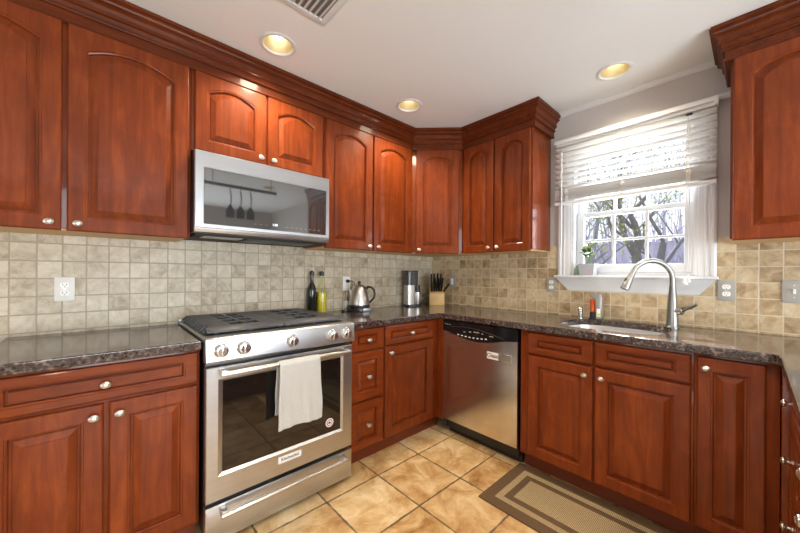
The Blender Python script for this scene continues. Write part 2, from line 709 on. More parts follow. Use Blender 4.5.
def sash(x0, x1, z0, z1, ya, yb, bot, top, side, cols, rows):
    g = G()
    g.box(x0, x1, ya, ya + side, z0, z1, 0.003).box(x0, x1, yb - side, yb, z0, z1, 0.003)
    g.box(x0, x1, ya + side - 0.002, yb - side + 0.002, z0, z0 + bot, 0.003).box(x0, x1, ya + side - 0.002, yb - side + 0.002, z1 - top, z1, 0.003)
    o = g.build('sash', M_white, win)
    gy0, gy1, gz0, gz1 = ya + side, yb - side, z0 + bot, z1 - top
    g = G()
    for i in range(1, cols):
        y = gy0 + (gy1 - gy0) * i / cols
        g.box(x0 + 0.004, x1 - 0.006, y - 0.009, y + 0.009, gz0 - 0.002, gz1 + 0.002, 0.003)
    for j in range(1, rows):
        z = gz0 + (gz1 - gz0) * j / rows
        g.box(x0 + 0.006, x1 - 0.008, gy0 - 0.002, gy1 + 0.002, z - 0.008, z + 0.008, 0.003)
    g.build('muntin', M_white, o)
    xm = (x0 + x1) / 2
    G().box(xm - 0.002, xm + 0.002, gy0 - 0.003, gy1 + 0.003, gz0 - 0.003, gz1 + 0.003).build('pane', M_pane, o)
    return o


sash(0.055, 0.085, 1.234, 1.668, OY0 + 0.014, OY1 - 0.014, 0.056, 0.034, 0.046, 3, 2)
sash(0.090, 0.120, 1.640, OZ1 - 0.014, OY0 + 0.014, OY1 - 0.014, 0.030, 0.045, 0.046, 3, 2)

# ------------------------------------------------------------------ raised-panel doors, drawers, knobs
def panel(F, u0, u1, v0, v1, t=0.019, stile=0.054, arch=0.0, rail=None, raise_w=0.027, N=14):
    """frame-and-panel front with an ogee edge round a raised field; arch lifts the top of the opening"""
    rail = rail or stile

    def contour(inset_side, inset_bot, inset_top, ar, d):
        a0, a1, b0, b1 = u0 + inset_side, u1 - inset_side, v0 + inset_bot, v1 - inset_top
        pts = [(a0, b0), (a1, b0)]
        for k in range(N + 1):
            s = k / N
            x = a1 + (a0 - a1) * s
            q = 1 - (2 * s - 1) ** 2
            pts.append((x, b1 - ar + ar * q))
        return [F(x, y, d) for x, y in pts]
    g = G()
    S_ = stile
    rings = [contour(0, 0, 0, 0, 0.0), contour(0, 0, 0, 0, t - 0.006), contour(0.003, 0.003, 0.003, 0, t - 0.0015), contour(0.007, 0.007, 0.007, 0, t)]

    def c2(e, d):
        return contour(S_ + e, rail + e, rail + e, arch, d)
    rings += [c2(0, t), c2(0.0015, t - 0.0025), c2(0.005, t - 0.0025), c2(0.008, t - 0.0040), c2(0.010, t - 0.0075), c2(0.0100, t - 0.0150), c2(0.0165, t - 0.0152), c2(0.0175, t - 0.0130),
              c2(0.013 + raise_w, t - 0.0030), c2(0.0150 + raise_w, t - 0.0030), c2(0.0155 + raise_w, t - 0.0008)]
    g.loft(rings)
    return g


def knob(F, u, v, parent, d0=0.019, r=0.0165, oval=True):
    prof = [(0.0085, 0.0), (0.0080, 0.003), (0.0050, 0.006), (0.0050, 0.013), (0.010, 0.016), (0.0155, 0.019), (0.0165, 0.0215), (0.0150, 0.0245), (0.0105, 0.0265), (0.0095, 0.0262), (0.0070, 0.0285), (0.0, 0.0295)]
    n = 22
    g = G()
    k = r / 0.0165
    sv = 0.78 if oval else 1.0
    rings = []
    for rr, h in prof:
        rr = max(rr, 1e-4) * k
        rings.append([F(u + rr * math.cos(2 * PI * i / n), v + rr * sv * math.sin(2 * PI * i / n), d0 + h * k) for i in range(n)])
    g.loft(rings)
    return g.build('knob', M_nickel, parent)


def door(F, u0, u1, v0, v1, parent, knob_at=None, arch=0.0, name='door', stile=0.054, mat=None, raise_w=0.027, rail=None, label=None):
    o = panel(F, u0, u1, v0, v1, arch=arch, stile=stile, raise_w=raise_w, rail=rail).build(name, mat or M_wood, parent, sharp=0.12)
    if knob_at:
        knob(F, knob_at[0], knob_at[1], o)
    return o


# ------------------------------------------------------------------ base cabinets
def base_body(x0, x1, y0, y1, parent, toe, mat=M_wood):
    G().box(x0, x1, y0, y1, 0.100, 0.8745, 0.0015).build('body', mat, parent)
    G().box(*toe, 0.0005, 0.0995).build('toe_kick', M_wooddark, parent)


BF = -0.611
# left of the range
c = thing('base_cabinet', 'cherry base cabinet left of the range, one wide drawer over two doors', 'cabinet', (-2.55, -0.3, 0))
base_body(-2.862, -2.234, BF, -0.012, c, (-2.862, -2.234, -0.545, -0.012))
F = FL(BF - 0.0003)
door(F, -2.846, -2.243, 0.730, 0.862, c, (-2.545, 0.792), name='drawer', stile=0.046, mat=M_woodh, raise_w=0.004, rail=0.030)
door(F, -2.846, -2.549, 0.115, 0.718, c, (-2.577, 0.676))
door(F, -2.534, -2.243, 0.115, 0.718, c, (-2.505, 0.676))
# three drawers right of the range
c = thing('drawer_cabinet', 'narrow cherry base cabinet right of the range with three drawers', 'cabinet', (-1.31, -0.3, 0))
base_body(-1.456, -1.1755, BF, -0.012, c, (-1.456, -1.1755, -0.555, -0.012))
for v0, v1, k in ((0.730, 0.862, 0.794), (0.418, 0.718, 0.562), (0.112, 0.404, 0.258)):
    door(F, -1.436, -1.186, v0, v1, c, (-1.311, k), name='drawer', stile=0.040, mat=M_woodh, raise_w=0.022 if v1 - v0 > 0.2 else 0.004, rail=0.030 if v1 - v0 < 0.2 else 0.045)
# corner cabinet with a drawer over a door
c = thing('base_cabinet', 'cherry base cabinet in the corner, one drawer over one door, beside the dishwasher', 'cabinet', (-0.9, -0.3, 0))
base_body(-1.1745, -0.0125, BF, -0.012, c, (-1.1745, -0.56, -0.555, -0.012))
door(F, -1.165, -0.690, 0.735, 0.862, c, (-0.928, 0.797), name='drawer', stile=0.044, mat=M_woodh, raise_w=0.004, rail=0.030)
door(F, -1.165, -0.690, 0.112, 0.722, c, (-1.125, 0.682))
G().box(-0.628, -0.014, -0.675, BF - 0.0005, 0.1, 0.8745, 0.002).build('corner_filler', M_wood, c)
# sink base
FX = -0.611
F2 = FR(FX - 0.0003)
c = thing('sink_base_cabinet', 'wide cherry cabinet under the sink with two doors and two false drawers', 'cabinet', (-0.3, -1.7, 0))
G().box(FX, -0.0125, -2.1045, -1.2935, 0.100, 0.70, 0.0015).box(FX, FX + 0.02, -2.1045, -1.2935, 0.7005, 0.8745, 0.001).build('body', M_wood, c)
G().box(-0.545, -0.013, -2.1045, -1.2935, 0.0005, 0.0995).build('toe_kick', M_wooddark, c)
for a, b in ((1.345, 1.704), (1.713, 2.096)):
    door(F2, a, b, 0.735, 0.862, c, None, name='false_drawer_front', stile=0.048, mat=M_woody, raise_w=0.006, rail=0.032)
door(F2, 1.345, 1.704, 0.112, 0.722, c, (1.668, 0.676), stile=0.054)
door(F2, 1.713, 2.096, 0.112, 0.722, c, (1.748, 0.676), stile=0.054)
# narrow cabinet at the turn
c = thing('base_cabinet', 'narrow cherry base cabinet right of the sink cabinet with one tall door', 'cabinet', (-0.3, -2.22, 0))
base_body(FX, -0.0125, -2.3545, -2.1055, c, (-0.545, -0.013, -2.3545, -2.1055))
door(F2, 2.115, 2.319, 0.112, 0.862, c, (2.145, 0.817), stile=0.044, raise_w=0.026, rail=0.054)
# peninsula drawers
PY = -2.3925
F3 = FP(PY + 0.0003)
c = thing('drawer_cabinet', 'cherry drawer cabinet under the peninsula worktop at the right edge', 'cabinet', (-0.9, -2.7, 0))
base_body(-1.170, -0.013, -2.98, PY, c, (-1.170, -0.013, -2.93, -2.45))
G().box(-0.690, -0.640, PY + 0.0003, PY + 0.036, 0.1, 0.8745, 0.002).build('corner_filler', M_wood, c)
for v0, v1, k in ((0.725, 0.862, 0.794), (0.500, 0.715, 0.603), (0.290, 0.490, 0.385), (0.112, 0.280, 0.196)):
    door(F3, 0.700, 1.105, v0, v1, c, (0.885, k), name='drawer', stile=0.040, mat=M_woodh, raise_w=0.012, rail=0.034)
c = thing('base_cabinet', 'cherry door cabinet at the free end of the peninsula', 'cabinet', (-1.5, -2.7, 0))
base_body(-1.760, -1.1715, -2.98, PY, c, (-1.760, -1.1715, -2.93, -2.45))
door(F3, 1.185, 1.750, 0.735, 0.862, c, (1.467, 0.797), name='drawer', stile=0.044, mat=M_woodh, raise_w=0.004, rail=0.030)
door(F3, 1.185, 1.464, 0.112, 0.722, c, (1.430, 0.680))
door(F3, 1.471, 1.750, 0.112, 0.722, c, (1.505, 0.680))

# ------------------------------------------------------------------ worktops
WT, WB = 0.914, 0.8755


def slab(poly, name, label, bev=0.005):
    b = bmesh.new()
    A = [b.verts.new((x, y, WB)) for x, y in poly]
    B = [b.verts.new((x, y, WT)) for x, y in poly]
    n = len(poly)
    b.faces.new(A[::-1])
    b.faces.new(B)
    for i in range(n):
        b.faces.new((A[i], A[(i + 1) % n], B[(i + 1) % n], B[i]))
    bmesh.ops.recalc_face_normals(b, faces=b.faces)
    es = [e for e in b.edges if abs(e.verts[0].co.z - e.verts[1].co.z) < 1e-5]
    bmesh.ops.bevel(b, geom=es, offset=bev, segments=6, profile=0.5, affect='EDGES')
    g = G()
    g.merge(b)
    o = g.build(name, M_granite, smooth=False)
    return tag(o, label, 'worktop')


CE = -0.648
slab([(-2.875, -0.0015), (-2.236, -0.0015), (-2.236, CE), (-2.875, CE)], 'worktop', 'brown speckled granite worktop left of the range')
PE = -2.352
wt = slab([(-1.4585, -0.0015), (-1.4585, CE), (CE - 0.010, CE), (CE, CE - 0.010), (CE, PE + 0.034), (CE - 0.004, PE + 0.016), (CE - 0.014, PE + 0.005), (CE - 0.030, PE), (-1.80, PE), (-1.80, -3.03), (-0.0015, -3.03), (-0.0015, -0.0015)],
          'worktop', 'L-shaped brown granite worktop round the corner with the sink in it')
# sink hole: D shape with a straighter front
def sinkhole(inset, z, n=48):
    cx, cy, a, b = -0.315, -1.715, 0.235, 0.265
    out = []
    for i in range(n):
        t_ = 2 * PI * i / n
        ct, st_ = math.cos(t_), math.sin(t_)
        ex = 2 / 3.2
        x = cx + (a - inset) * math.copysign(abs(ct) ** ex, ct)
        y = cy + (b - inset) * math.copysign(abs(st_) ** ex, st_)
        out.append(Vector((x, y, z)))
    return out


cut(wt, G().loft([sinkhole(0, 0.80), sinkhole(0, 0.95)]))
tag(wt, 'L-shaped brown granite worktop round the corner with the sink in it', 'worktop')
for p in wt.data.polygons:
    p.use_smooth = False
# sink bowl
g = G()
rings = [sinkhole(-0.018, 0.8745), sinkhole(0.002, 0.8745), sinkhole(0.004, 0.86), sinkhole(0.012, 0.74), sinkhole(0.03, 0.722), sinkhole(0.10, 0.716), sinkhole(0.19, 0.713)]
g.loft(rings, True, False, True)
for f in g.bm.faces:
    f.normal_flip()
sink = g.build('sink', plain('satin_sink_steel', (0.80, 0.80, 0.80), 0.33, 1.0))
tag(sink, 'stainless steel undermount sink below the window', 'sink')
G().lathe((-0.315, -1.715, 0.7135), [(0.042, 0), (0.042, 0.003), (0.034, 0.004), (0.03, 0.001), (0.0, 0.001)], 28).build('drain', M_chrome, sink)

# ------------------------------------------------------------------ faucet
fx, fy = -0.125, -1.965
c = thing('faucet', 'brushed steel gooseneck faucet with pull-down head beside the sink', 'faucet', (fx, fy, WT))
g = G().lathe((fx, fy, WT + 0.0003), [(0.033, 0), (0.033, 0.006), (0.029, 0.012), (0.027, 0.06), (0.026, 0.10), (0.021, 0.17), (0.0165, 0.22), (0.0150, 0.24)], 28)
g.build('body', M_faucet, c)
pts = [Vector((fx, fy, WT + 0.235))]
top = 1.190
d2 = Vector((-0.66, 0.75, 0)).normalized()
for k in range(19):
    a = PI * k / 18 * 0.89
    pts.append(Vector((fx, fy, top)) + d2 * (0.112 * (1 - math.cos(a))) + Vector((0, 0, 0.110 * math.sin(a))))
g = G().tube(pts, 0.0140, 16)
g.build('spout', M_faucet, c)
e = pts[-1]
dr = (pts[-1] - pts[-2]).normalized()
hd = G().lathe(e + dr * -0.006, [(0.0150, 0), (0.0165, 0.02), (0.020, 0.06), (0.0235, 0.10), (0.0235, 0.108), (0.019, 0.110), (0.0, 0.106)], 24, axis=dr).build('spray_head', M_faucet, c)
side = dr.cross(d2).normalized()
nrm = d2 - dr * d2.dot(dr)
bp_ = e + dr * 0.05 + nrm.normalized() * 0.0195
G().lathe(bp_ - nrm.normalized() * 0.004, [(0.010, 0), (0.010, 0.004), (0.006, 0.006)], 14, axis=nrm, sv=1.0, su=1.5, uvec=dr).build('spray_button', M_black, hd)
hub = Vector((fx - 0.004, fy - 0.02, WT + 0.115))
ld = Vector((-0.25, -0.86, 0.0)).normalized()
g = G().lathe(Vector((fx, fy, WT + 0.098)), [(0.020, 0.0), (0.020, 0.045), (0.017, 0.05), (0.0, 0.052)], 20, axis=ld)
e0 = Vector((fx, fy, WT + 0.102)) + ld * 0.040
e1 = e0 + ld * 0.072 + Vector((0, 0, 0.042))
g.tube([e0, e0 + (e1 - e0) * 0.3, e1 - (e1 - e0) * 0.03, e1], [0.013, 0.0105, 0.0095, 0.005], 14)
g.build('handle', M_faucet, c)

# soap pump cap and touchless dispenser
c = thing('soap_pump', 'small chrome soap pump set in the granite behind the sink', 'soap pump', (-0.10, -1.466, WT))
G().lathe((-0.10, -1.466, WT + 0.0003), [(0.017, 0), (0.017, 0.004), (0.0125, 0.008), (0.0125, 0.045), (0.0155, 0.047), (0.0155, 0.070), (0.013, 0.074), (0, 0.075)], 20).build('collar', M_chrome, c)
G().tube([(-0.10, -1.466, WT + 0.062), (-0.125, -1.478, WT + 0.064), (-0.140, -1.485, WT + 0.058)], 0.006, 10).build('spout', M_chrome, c)
c = thing('soap_dispenser', 'touchless soap dispenser with orange soap standing behind the sink', 'soap dispenser', (-0.075, -1.562, WT))
dx, dy = -0.078, -1.562
G().lathe((dx, dy + 0.020, WT + 0.004), [(0.020, 0.045), (0.022, 0.048), (0.022, 0.125), (0.02, 0.13)], 22, sv=0.9).build('tank', M_orange, c)
G().lathe((dx, dy + 0.020, WT + 0.004), [(0.026, 0.002), (0.024, 0.0445)], 22, sv=0.9).build('tank_base', M_black, c)
G().box(dx - 0.036, dx + 0.032, dy - 0.036, dy + 0.042, WT + 0.0003, WT + 0.006, 0.002).build('foot', M_black, c)
g = G().prism([(-0.036, 0.006), (-0.002, 0.006), (0.002, 0.13), (0.026, 0.150), (0.034, 0.156), (0.034, 0.172), (-0.028, 0.172), (-0.038, 0.160)], lambda u, v, d: Vector((dx + d, dy + u, WT + v)), -0.030, 0.026, 0.004)
# note: u runs along the wall, head juts over the tank
sh = g.build('shell', plain('silver_plastic', srgb(168, 166, 162), 0.25, 0.5), c)
G().box(dx - 0.033, dx - 0.0305, dy - 0.030, dy - 0.008, WT + 0.02, WT + 0.075, 0.001).build('sticker', M_print, sh)
G().box(dx - 0.0342, dx - 0.0332, dy - 0.029, dy - 0.012, WT + 0.022, WT + 0.045).build('sticker_mark', M_lime, sh)

# ------------------------------------------------------------------ range
RX0, RX1 = -2.2285, -1.4655
BX0, BX1 = -2.226, -1.4795
c = thing('range', 'stainless steel gas range between the base cabinets', 'range', (-1.85, -0.35, 0))
G().box(BX0 + 0.004, BX1 - 0.004, -0.655, -0.03, 0.045, 0.905, 0.003).build('body', M_black, c)
# cooktop deck
g = G().box(RX0, RX1, -0.655, -0.014, 0.9055, 0.926, 0.003)
g.box(RX0, RX1, -0.034, -0.014, 0.9265, 0.940, 0.003)
deck = g.build('cooktop', M_steel, c)
G().box(RX0 + 0.02, RX1 - 0.02, -0.615, -0.045, 0.9263, 0.9285, 0.001).build('burner_tray', M_black, deck)
# control panel: thin steel top lip, face leaning slightly
g = G().prism([(0.6553, 0.928), (0.690, 0.928), (0.697, 0.922), (0.705, 0.826), (0.702, 0.820), (0.6553, 0.820)], lambda u, v, d: Vector((d, -u, v)), RX0, RX1, 0.002)
cp = g.build('control_panel', M_steel, c)
Fk = lambda u, v, d: Vector((u, -0.701 - d, v))
for kx in (-2.170, -2.077, -1.846, -1.615, -1.522):
    kz = 0.872
    k = G().loft([[Fk(kx + r * math.cos(2 * PI * i / 30), kz + r * math.sin(2 * PI * i / 30), h) for i in range(30)] for r, h in ((0.031, -0.004), (0.031, 0.003), (0.0285, 0.005), (0.0265, 0.006), (0.0255, 0.026), (0.0235, 0.029), (0.019, 0.030), (0.018, 0.0285), (0.0001, 0.0285))]).build('knob', M_chrome, cp)
    G().prism([(-0.0045, -0.019), (0.0045, -0.019), (0.0045, 0.019), (-0.0045, 0.019)], lambda u, v, d: Fk(kx + u, kz + v, d), 0.0285, 0.036, 0.001).build('knob_grip', M_chrome, k)
# door
DZ0, DZ1 = 0.214, 0.800
WX0, WX1, WZ0, WZ1 = -2.160, -1.552, 0.330, 0.735
yf, yb_ = -0.700, -0.660
g = G()
b = bmesh.new()
R4 = lambda x0, x1, z0, z1, y: [Vector((x0, y, z0)), Vector((x1, y, z0)), Vector((x1, y, z1)), Vector((x0, y, z1))]
g.loft([R4(BX0, BX1, DZ0, DZ1, yb_), R4(BX0, BX1, DZ0, DZ1, yf + 0.003), R4(BX0 + 0.003, BX1 - 0.003, DZ0 + 0.003, DZ1 - 0.003, yf),
        R4(WX0 - 0.020, WX1 + 0.012, WZ0 - 0.012, WZ1 + 0.012, yf), R4(WX0, WX1, WZ0, WZ1, yf + 0.010), R4(WX0, WX1, WZ0, WZ1, yf + 0.014)])
od = g.build('oven_door', M_steel, c)
G().box(WX0 + 0.001, WX1 - 0.001, yf + 0.008, yf + 0.0135, WZ0 + 0.001, WZ1 - 0.001).build('window', M_blackglass, od)
# window sticker, brand badge
Fb = FL(yf)
G().prism([(-1.852 - 0.060, 0.270), (-1.852 + 0.060, 0.270), (-1.852 + 0.060, 0.302), (-1.852 - 0.060, 0.302)], Fb, 0.0002, 0.0025, 0.0006).build('badge', M_print, od)
text_part('badge_lettering', 'KitchenAid', 0.0205, lambda u, v, d: Fb(-1.852 + u, 0.287 + v, d), M_ink, od, 0.0028)
Fw = FL(yf + 0.008)
ring = lambda r, h, n=28: [Fw(-1.622 + r * math.cos(2 * PI * i / n), 0.385 + r * math.sin(2 * PI * i / n), h) for i in range(n)]
med = G().loft([ring(0.024, 0.0002), ring(0.024, 0.0012)]).build('medallion', M_print, od)
G().loft([ring(0.018, 0.00125), ring(0.018, 0.0017)]).build('medallion_ring', M_red, med)
G().loft([ring(0.013, 0.00175), ring(0.013, 0.0021)]).build('medallion_face', M_print, med)
G().prism([(-1.630, 0.380), (-1.614, 0.380), (-1.614, 0.384), (-1.619, 0.390), (-1.626, 0.392), (-1.630, 0.388)], Fw, 0.0022, 0.0026).build('medallion_mark', M_ink, med)


def bar_handle(x0, x1, z, y0, yc, r, parent):
    g = G().tube([(x0, yc, z), (x0 + 0.004, yc, z), (x1 - 0.004, yc, z), (x1, yc, z)], [r * 0.9, r, r, r * 0.9], 18)
    for x in (x0 + 0.016, x1 - 0.016):
        g.prism([(-0.012, -0.016), (0.012, -0.016), (0.012, 0.016), (-0.012, 0.016)], lambda u, v, d: Vector((x + u, d, z + v)), y0 - 0.0003, yc, 0.003)
    return g.build('handle', M_nickel, parent)


bar_handle(-2.180, -1.528, 0.777, yf, -0.748, 0.0115, od)
# warming drawer
dw = G().box(BX0, BX1, -0.700, -0.660, 0.036, 0.196, 0.003).build('drawer', M_steel, c)
bar_handle(-2.176, -1.534, 0.168, -0.700, -0.745, 0.0110, dw)
for x in (-2.18, -1.52):
    for y in (-0.62, -0.08):
        G().lathe((x, y, 0.0003), [(0.018, 0), (0.018, 0.018), (0.011, 0.02), (0.011, 0.0445)], 14).build('foot', M_black, c)
# burners and cast iron grates
for bx, by, br in ((-2.017, -0.46, 0.05), (-2.017, -0.17, 0.04), (-1.846, -0.32, 0.045), (-1.676, -0.46, 0.045), (-1.676, -0.17, 0.04)):
    bu = G().lathe((bx, by, 0.9286), [(br, 0), (br, 0.003), (br * 0.8, 0.005), (br * 0.8, 0.007)], 24).build('burner', M_nickel, c)
    G().lathe((bx, by, 0.9357), [(br * 0.76, 0), (br * 0.78, 0.003), (br * 0.7, 0.006), (0, 0.007)], 24).build('burner_cap', M_black, bu)
for gi, (a, b2) in enumerate([(-2.220, -1.8475), (-1.8445, -1.474)]):
    y0, y1 = -0.612, -0.040
    zt = 0.960
    g = G()
    out = a if gi == 0 else b2            # the end of the cooktop
    k_ = 1 if gi == 0 else -1
    xi0, xi1 = (a + 0.034, b2) if gi == 0 else (a, b2 - 0.034)
    # front rail with a long sloping nose, rear rail
    g.prism([(y0, 0.936), (y0 + 0.030, 0.936), (y0 + 0.044, zt), (y0 + 0.030, zt + 0.001), (y0 + 0.004, 0.946)], lambda u, v, d: Vector((d, u, v)), xi0 - 0.02 * (gi == 0), xi1 + 0.02 * (gi == 1), 0.002)
    g.box(xi0, xi1, y1 - 0.022, y1, 0.938, zt, 0.003)
    # comb of sloping fingers at the outer end
    nf = 11
    for k in range(nf):
        y = y0 + 0.030 + k * 0.0515
        g.prism([(0.000, 0.936), (0.016, 0.936), (0.044, zt - 0.003), (0.044, zt), (0.028, zt)], lambda u, v, d: Vector((out + k_ * u, d, v)), y, y + 0.026, 0.002)
    # wide bars across, joined by lower webs that leave openings over the burners
    w_ = xi1 - xi0
    xm = (xi0 + xi1) / 2
    for k in range(13):
        y = y0 + 0.046 + k * 0.0385
        if k % 3 == 0:
            g.box(xi0, xi1, y, y + 0.026, 0.946, zt, 0.002)
        else:
            g.box(xi0, xm - 0.070, y, y + 0.028, 0.946, zt, 0.002)
            g.box(xm + 0.070, xi1, y, y + 0.028, 0.946, zt, 0.002)
    for q in (xi0 + 0.006, xm - 0.085, xm + 0.073, xi1 - 0.018):
        g.box(q, q + 0.012, y0 + 0.03, y1 - 0.01, 0.944, zt - 0.004, 0.001)
    g.box(xm - 0.007, xm + 0.007, y0 + 0.03, y1 - 0.01, 0.946, zt + 0.0008, 0.002)
    for x in (xi0 + 0.02, xm, xi1 - 0.02):
        for y in (y0 + 0.012, y1 - 0.012):
            g.box(x - 0.007, x + 0.007, y - 0.007, y + 0.007, 0.9288, 0.945, 0.002)
    g.build('grate', M_iron, c)

# towel over the oven handle
hy, hz = -0.748, 0.777
def towel(s, t_):
    # s across, t_ along the drape
    x0, x1 = -1.935, -1.722
    L1, L2 = 0.308, 0.25
    tot = L1 + L2 + 0.05
    q = t_ * tot
    rr = 0.0155
    if q < L2:
        z = hz - (L2 - q)
        y = hy + rr + 0.002
        drop = (L2 - q) / L2
    elif q < L2 + 0.05:
        a = (q - L2) / 0.05 * PI
        z = hz + rr * math.sin(a)
        y = hy + rr * math.cos(a)
        drop = 0
    else:
        drop = (q - L2 - 0.05) / L1
        z = hz - drop * L1
        y = hy - rr - 0.001
        fold = 0.006 * math.sin(s * 9 + 0.7 + drop * 1.5) + 0.005 * math.sin(s * 21 + 2 - drop * 2)
        y -= 0.004 + abs(fold) * drop + 0.004 * drop * math.sin(drop * 6 + s * 3)
        z += 0.010 * (s - 0.5) * drop + 0.006 * math.sin(s * 5) * drop
    x = x0 + (x1 - x0) * s
    x += (s - 0.45) * 0.022 * drop + 0.003 * math.sin(drop * 9 + s * 2) * drop
    return Vector((x, y, z))


tw = G().grid(towel, 26, 60).build('dish_towel', M_towel)
sm = tw.modifiers.new('s', 'SOLIDIFY')
sm.thickness = 0.0035
sm.offset = 0
ss = tw.modifiers.new('ss', 'SUBSURF')
ss.levels = ss.render_levels = 1
tag(tw, 'off-white linen dish towel hanging over the oven door handle', 'towel')

# ------------------------------------------------------------------ dishwasher
c = thing('dishwasher', 'stainless steel dishwasher with a black control strip', 'dishwasher', (-0.35, -0.98, 0))
DY0, DY1 = -1.281, -0.684
G().box(-0.600, -0.03, DY0 + 0.004, DY1 - 0.004, 0.05, 0.868, 0.003).build('tub', M_black, c)
FDW = FR(-0.6005)
# black strip with a bellied lower edge
ua, ub = -DY1, -DY0
lower = []
for k in range(25):
    s = k / 24
    v = 0.790 - 0.046 * math.sin(PI * min(1, s * 1.02)) ** 1.3 * (1 if s < 0.5 else (0.62 + 0.38 * math.cos((s - 0.5) * PI)))
    lower.append((ua + (ub - ua) * s, v))
st = G().prism(lower + [(ub, 0.868), (ua, 0.868)], FDW, 0, 0.040, 0.0).build('control_strip', M_blackg, c)
# door: steel sheet, its top edge follows the strip
upper = [(u, v - 0.002) for u, v in lower]
dr_ = G().prism([(ua, 0.120)] + [] + [(ub, 0.120)] + upper[::-1], FDW, 0, 0.034, 0.0).build('door', M_steelz, c)
# raised hand-hold rim on the strip: dark arc line
pts = [FDW(ua + 0.08 + 0.42 * k / 20, 0.826 + 0.022 * math.sin(PI * k / 20) - 0.032 * (k / 20), 0.041) for k in range(21)]
G().tube(pts, 0.0030, 8).build('hand_hold_rim', M_black, st)
FS = FR(-0.6005 - 0.0402)
for k in range(8):
    u = ua + 0.135 + k * 0.033
    G().box(0, 0.001, -u - 0.013, -u, 0, 0.010).build('t', M_print, None) if False else None
    zc_ = 0.778 - 0.010 * math.sin(PI * (k + 1) / 9)
    G().prism([(u, zc_ - 0.004), (u + 0.016, zc_ - 0.004), (u + 0.016, zc_ + 0.003), (u, zc_ + 0.003)], FS, 0, 0.0005).build('button', M_print, st)
for u, v, w_ in ((0.19, 0.800, 0.016), (0.235, 0.806, 0.02), (0.275, 0.810, 0.045), (0.34, 0.806, 0.012), (0.40, 0.798, 0.03), (0.02, 0.840, 0.012), (0.04, 0.839, 0.010), (0.06, 0.838, 0.010)):
    G().prism([(ua + u, v - 0.003), (ua + u + w_, v - 0.003), (ua + u + w_, v + 0.003), (ua + u, v + 0.003)], FS, 0, 0.0004).build('printed_mark', M_greyp, st)
G().box(-0.555, -0.535, DY0 + 0.002, DY1 - 0.002, 0.0005, 0.116).build('toe_panel', M_black, c)
# magnet
FM = FR(-0.6005 - 0.0342)
mg = thing('dishwasher_magnet', 'white and silver clean-dishes magnet on the dishwasher door', 'magnet', FM(1.155, 0.67, 0))
mp_ = [(1.064, 0.645), (1.245, 0.645), (1.245, 0.698), (1.064, 0.698)]
G().prism(mp_, FM, 0.0002, 0.003, 0.0008).build('backing', M_steelz, mg)
G().prism([(1.066, 0.648), (1.152, 0.648), (1.152, 0.695), (1.066, 0.695)], FM, 0.0031, 0.0042).build('white_half', M_print, mg)
text_part('lettering', 'Clean', 0.037, lambda u, v, d: FM(1.109 + u, 0.672 + v, d), M_ink, mg, 0.0044)
G().prism([(1.156, 0.650), (1.240, 0.650), (1.240, 0.693), (1.156, 0.693)], FM, 0.0031, 0.0040).build('silver_half', M_nickel, mg)

# ------------------------------------------------------------------ wall cabinets
UZ0, UZ1 = 1.385, 2.300
UD = -0.306
FU = FL(UD - 0.0003)
FUR = FR(UD - 0.0003)


def upper_body(x0, x1, y0, y1, parent, z0=UZ0, z1=UZ1):
    G().box(x0, x1, y0, y1, z0 + 0.012, z1, 0.0015).build('body', M_wood, parent)
    G().box(x0 + 0.018, x1 - 0.018 if x1 < -0.05 else x1, y0 + 0.018, y1, z0 + 0.004, z0 + 0.0118).build('underside', M_ply, parent)


DT = 2.268
c = thing('wall_cabinet', 'wide two-door cherry wall cabinet at the left edge', 'cabinet', (-2.67, -0.15, UZ0))
upper_body(-3.130, -2.2215, UD, -0.0105, c)
door(FU, -3.115, -2.684, UZ0 + 0.002, DT, c, (-2.718, 1.418), arch=0.045, stile=0.056)
door(FU, -2.668, -2.232, UZ0 + 0.002, DT, c, (-2.634, 1.418), arch=0.045, stile=0.056)
c = thing('wall_cabinet', 'short two-door cherry wall cabinet above the microwave', 'cabinet', (-1.84, -0.15, 1.85))
upper_body(-2.2205, -1.4575, UD, -0.0105, c, 1.838, UZ1)
door(FU, -2.207, -1.845, 1.852, DT, c, (-1.877, 1.884), arch=0.040, stile=0.056)
door(FU, -1.835, -1.470, 1.852, DT, c, (-1.803, 1.884), arch=0.040, stile=0.056)
c = thing('wall_cabinet', 'tall two-door cherry wall cabinet right of the microwave', 'cabinet', (-1.03, -0.15, UZ0))
upper_body(-1.4565, -0.6125, UD, -0.0105, c)
door(FU, -1.444, -1.045, UZ0 + 0.002, DT, c, (-1.079, 1.418), arch=0.045, stile=0.056)
door(FU, -1.031, -0.628, UZ0 + 0.002, DT, c, (-0.997, 1.418), arch=0.045, stile=0.056)
# diagonal corner cabinet
c = thing('corner_wall_cabinet', 'diagonal one-door cherry wall cabinet in the corner', 'cabinet', (-0.2, -0.2, UZ0))
q0, q1 = (-0.6115, UD), (UD, -0.6115)
poly = [(-0.6115, -0.0105), (-0.0105, -0.0105), (-0.0105, -0.6115), q1, q0]
G().prism(poly, lambda u, v, d: Vector((u, v, d)), UZ0 + 0.012, UZ1, 0.001).build('body', M_wood, c)
G().prism([(-0.59, -0.012), (-0.012, -0.012), (-0.012, -0.59), (-0.31, -0.59), (-0.59, -0.31)], lambda u, v, d: Vector((u, v, d)), UZ0 + 0.004, UZ0 + 0.0118).build('underside', M_ply, c)
FDg = FD(q0, q1)
LD = math.hypot(q1[0] - q0[0], q1[1] - q0[1])
FDg2 = lambda u, v, d: FDg(u, v, d + 0.0003)
door(FDg2, 0.034, LD - 0.034, UZ0 + 0.002, DT, c, (0.064, 1.418), arch=0.038, stile=0.056)
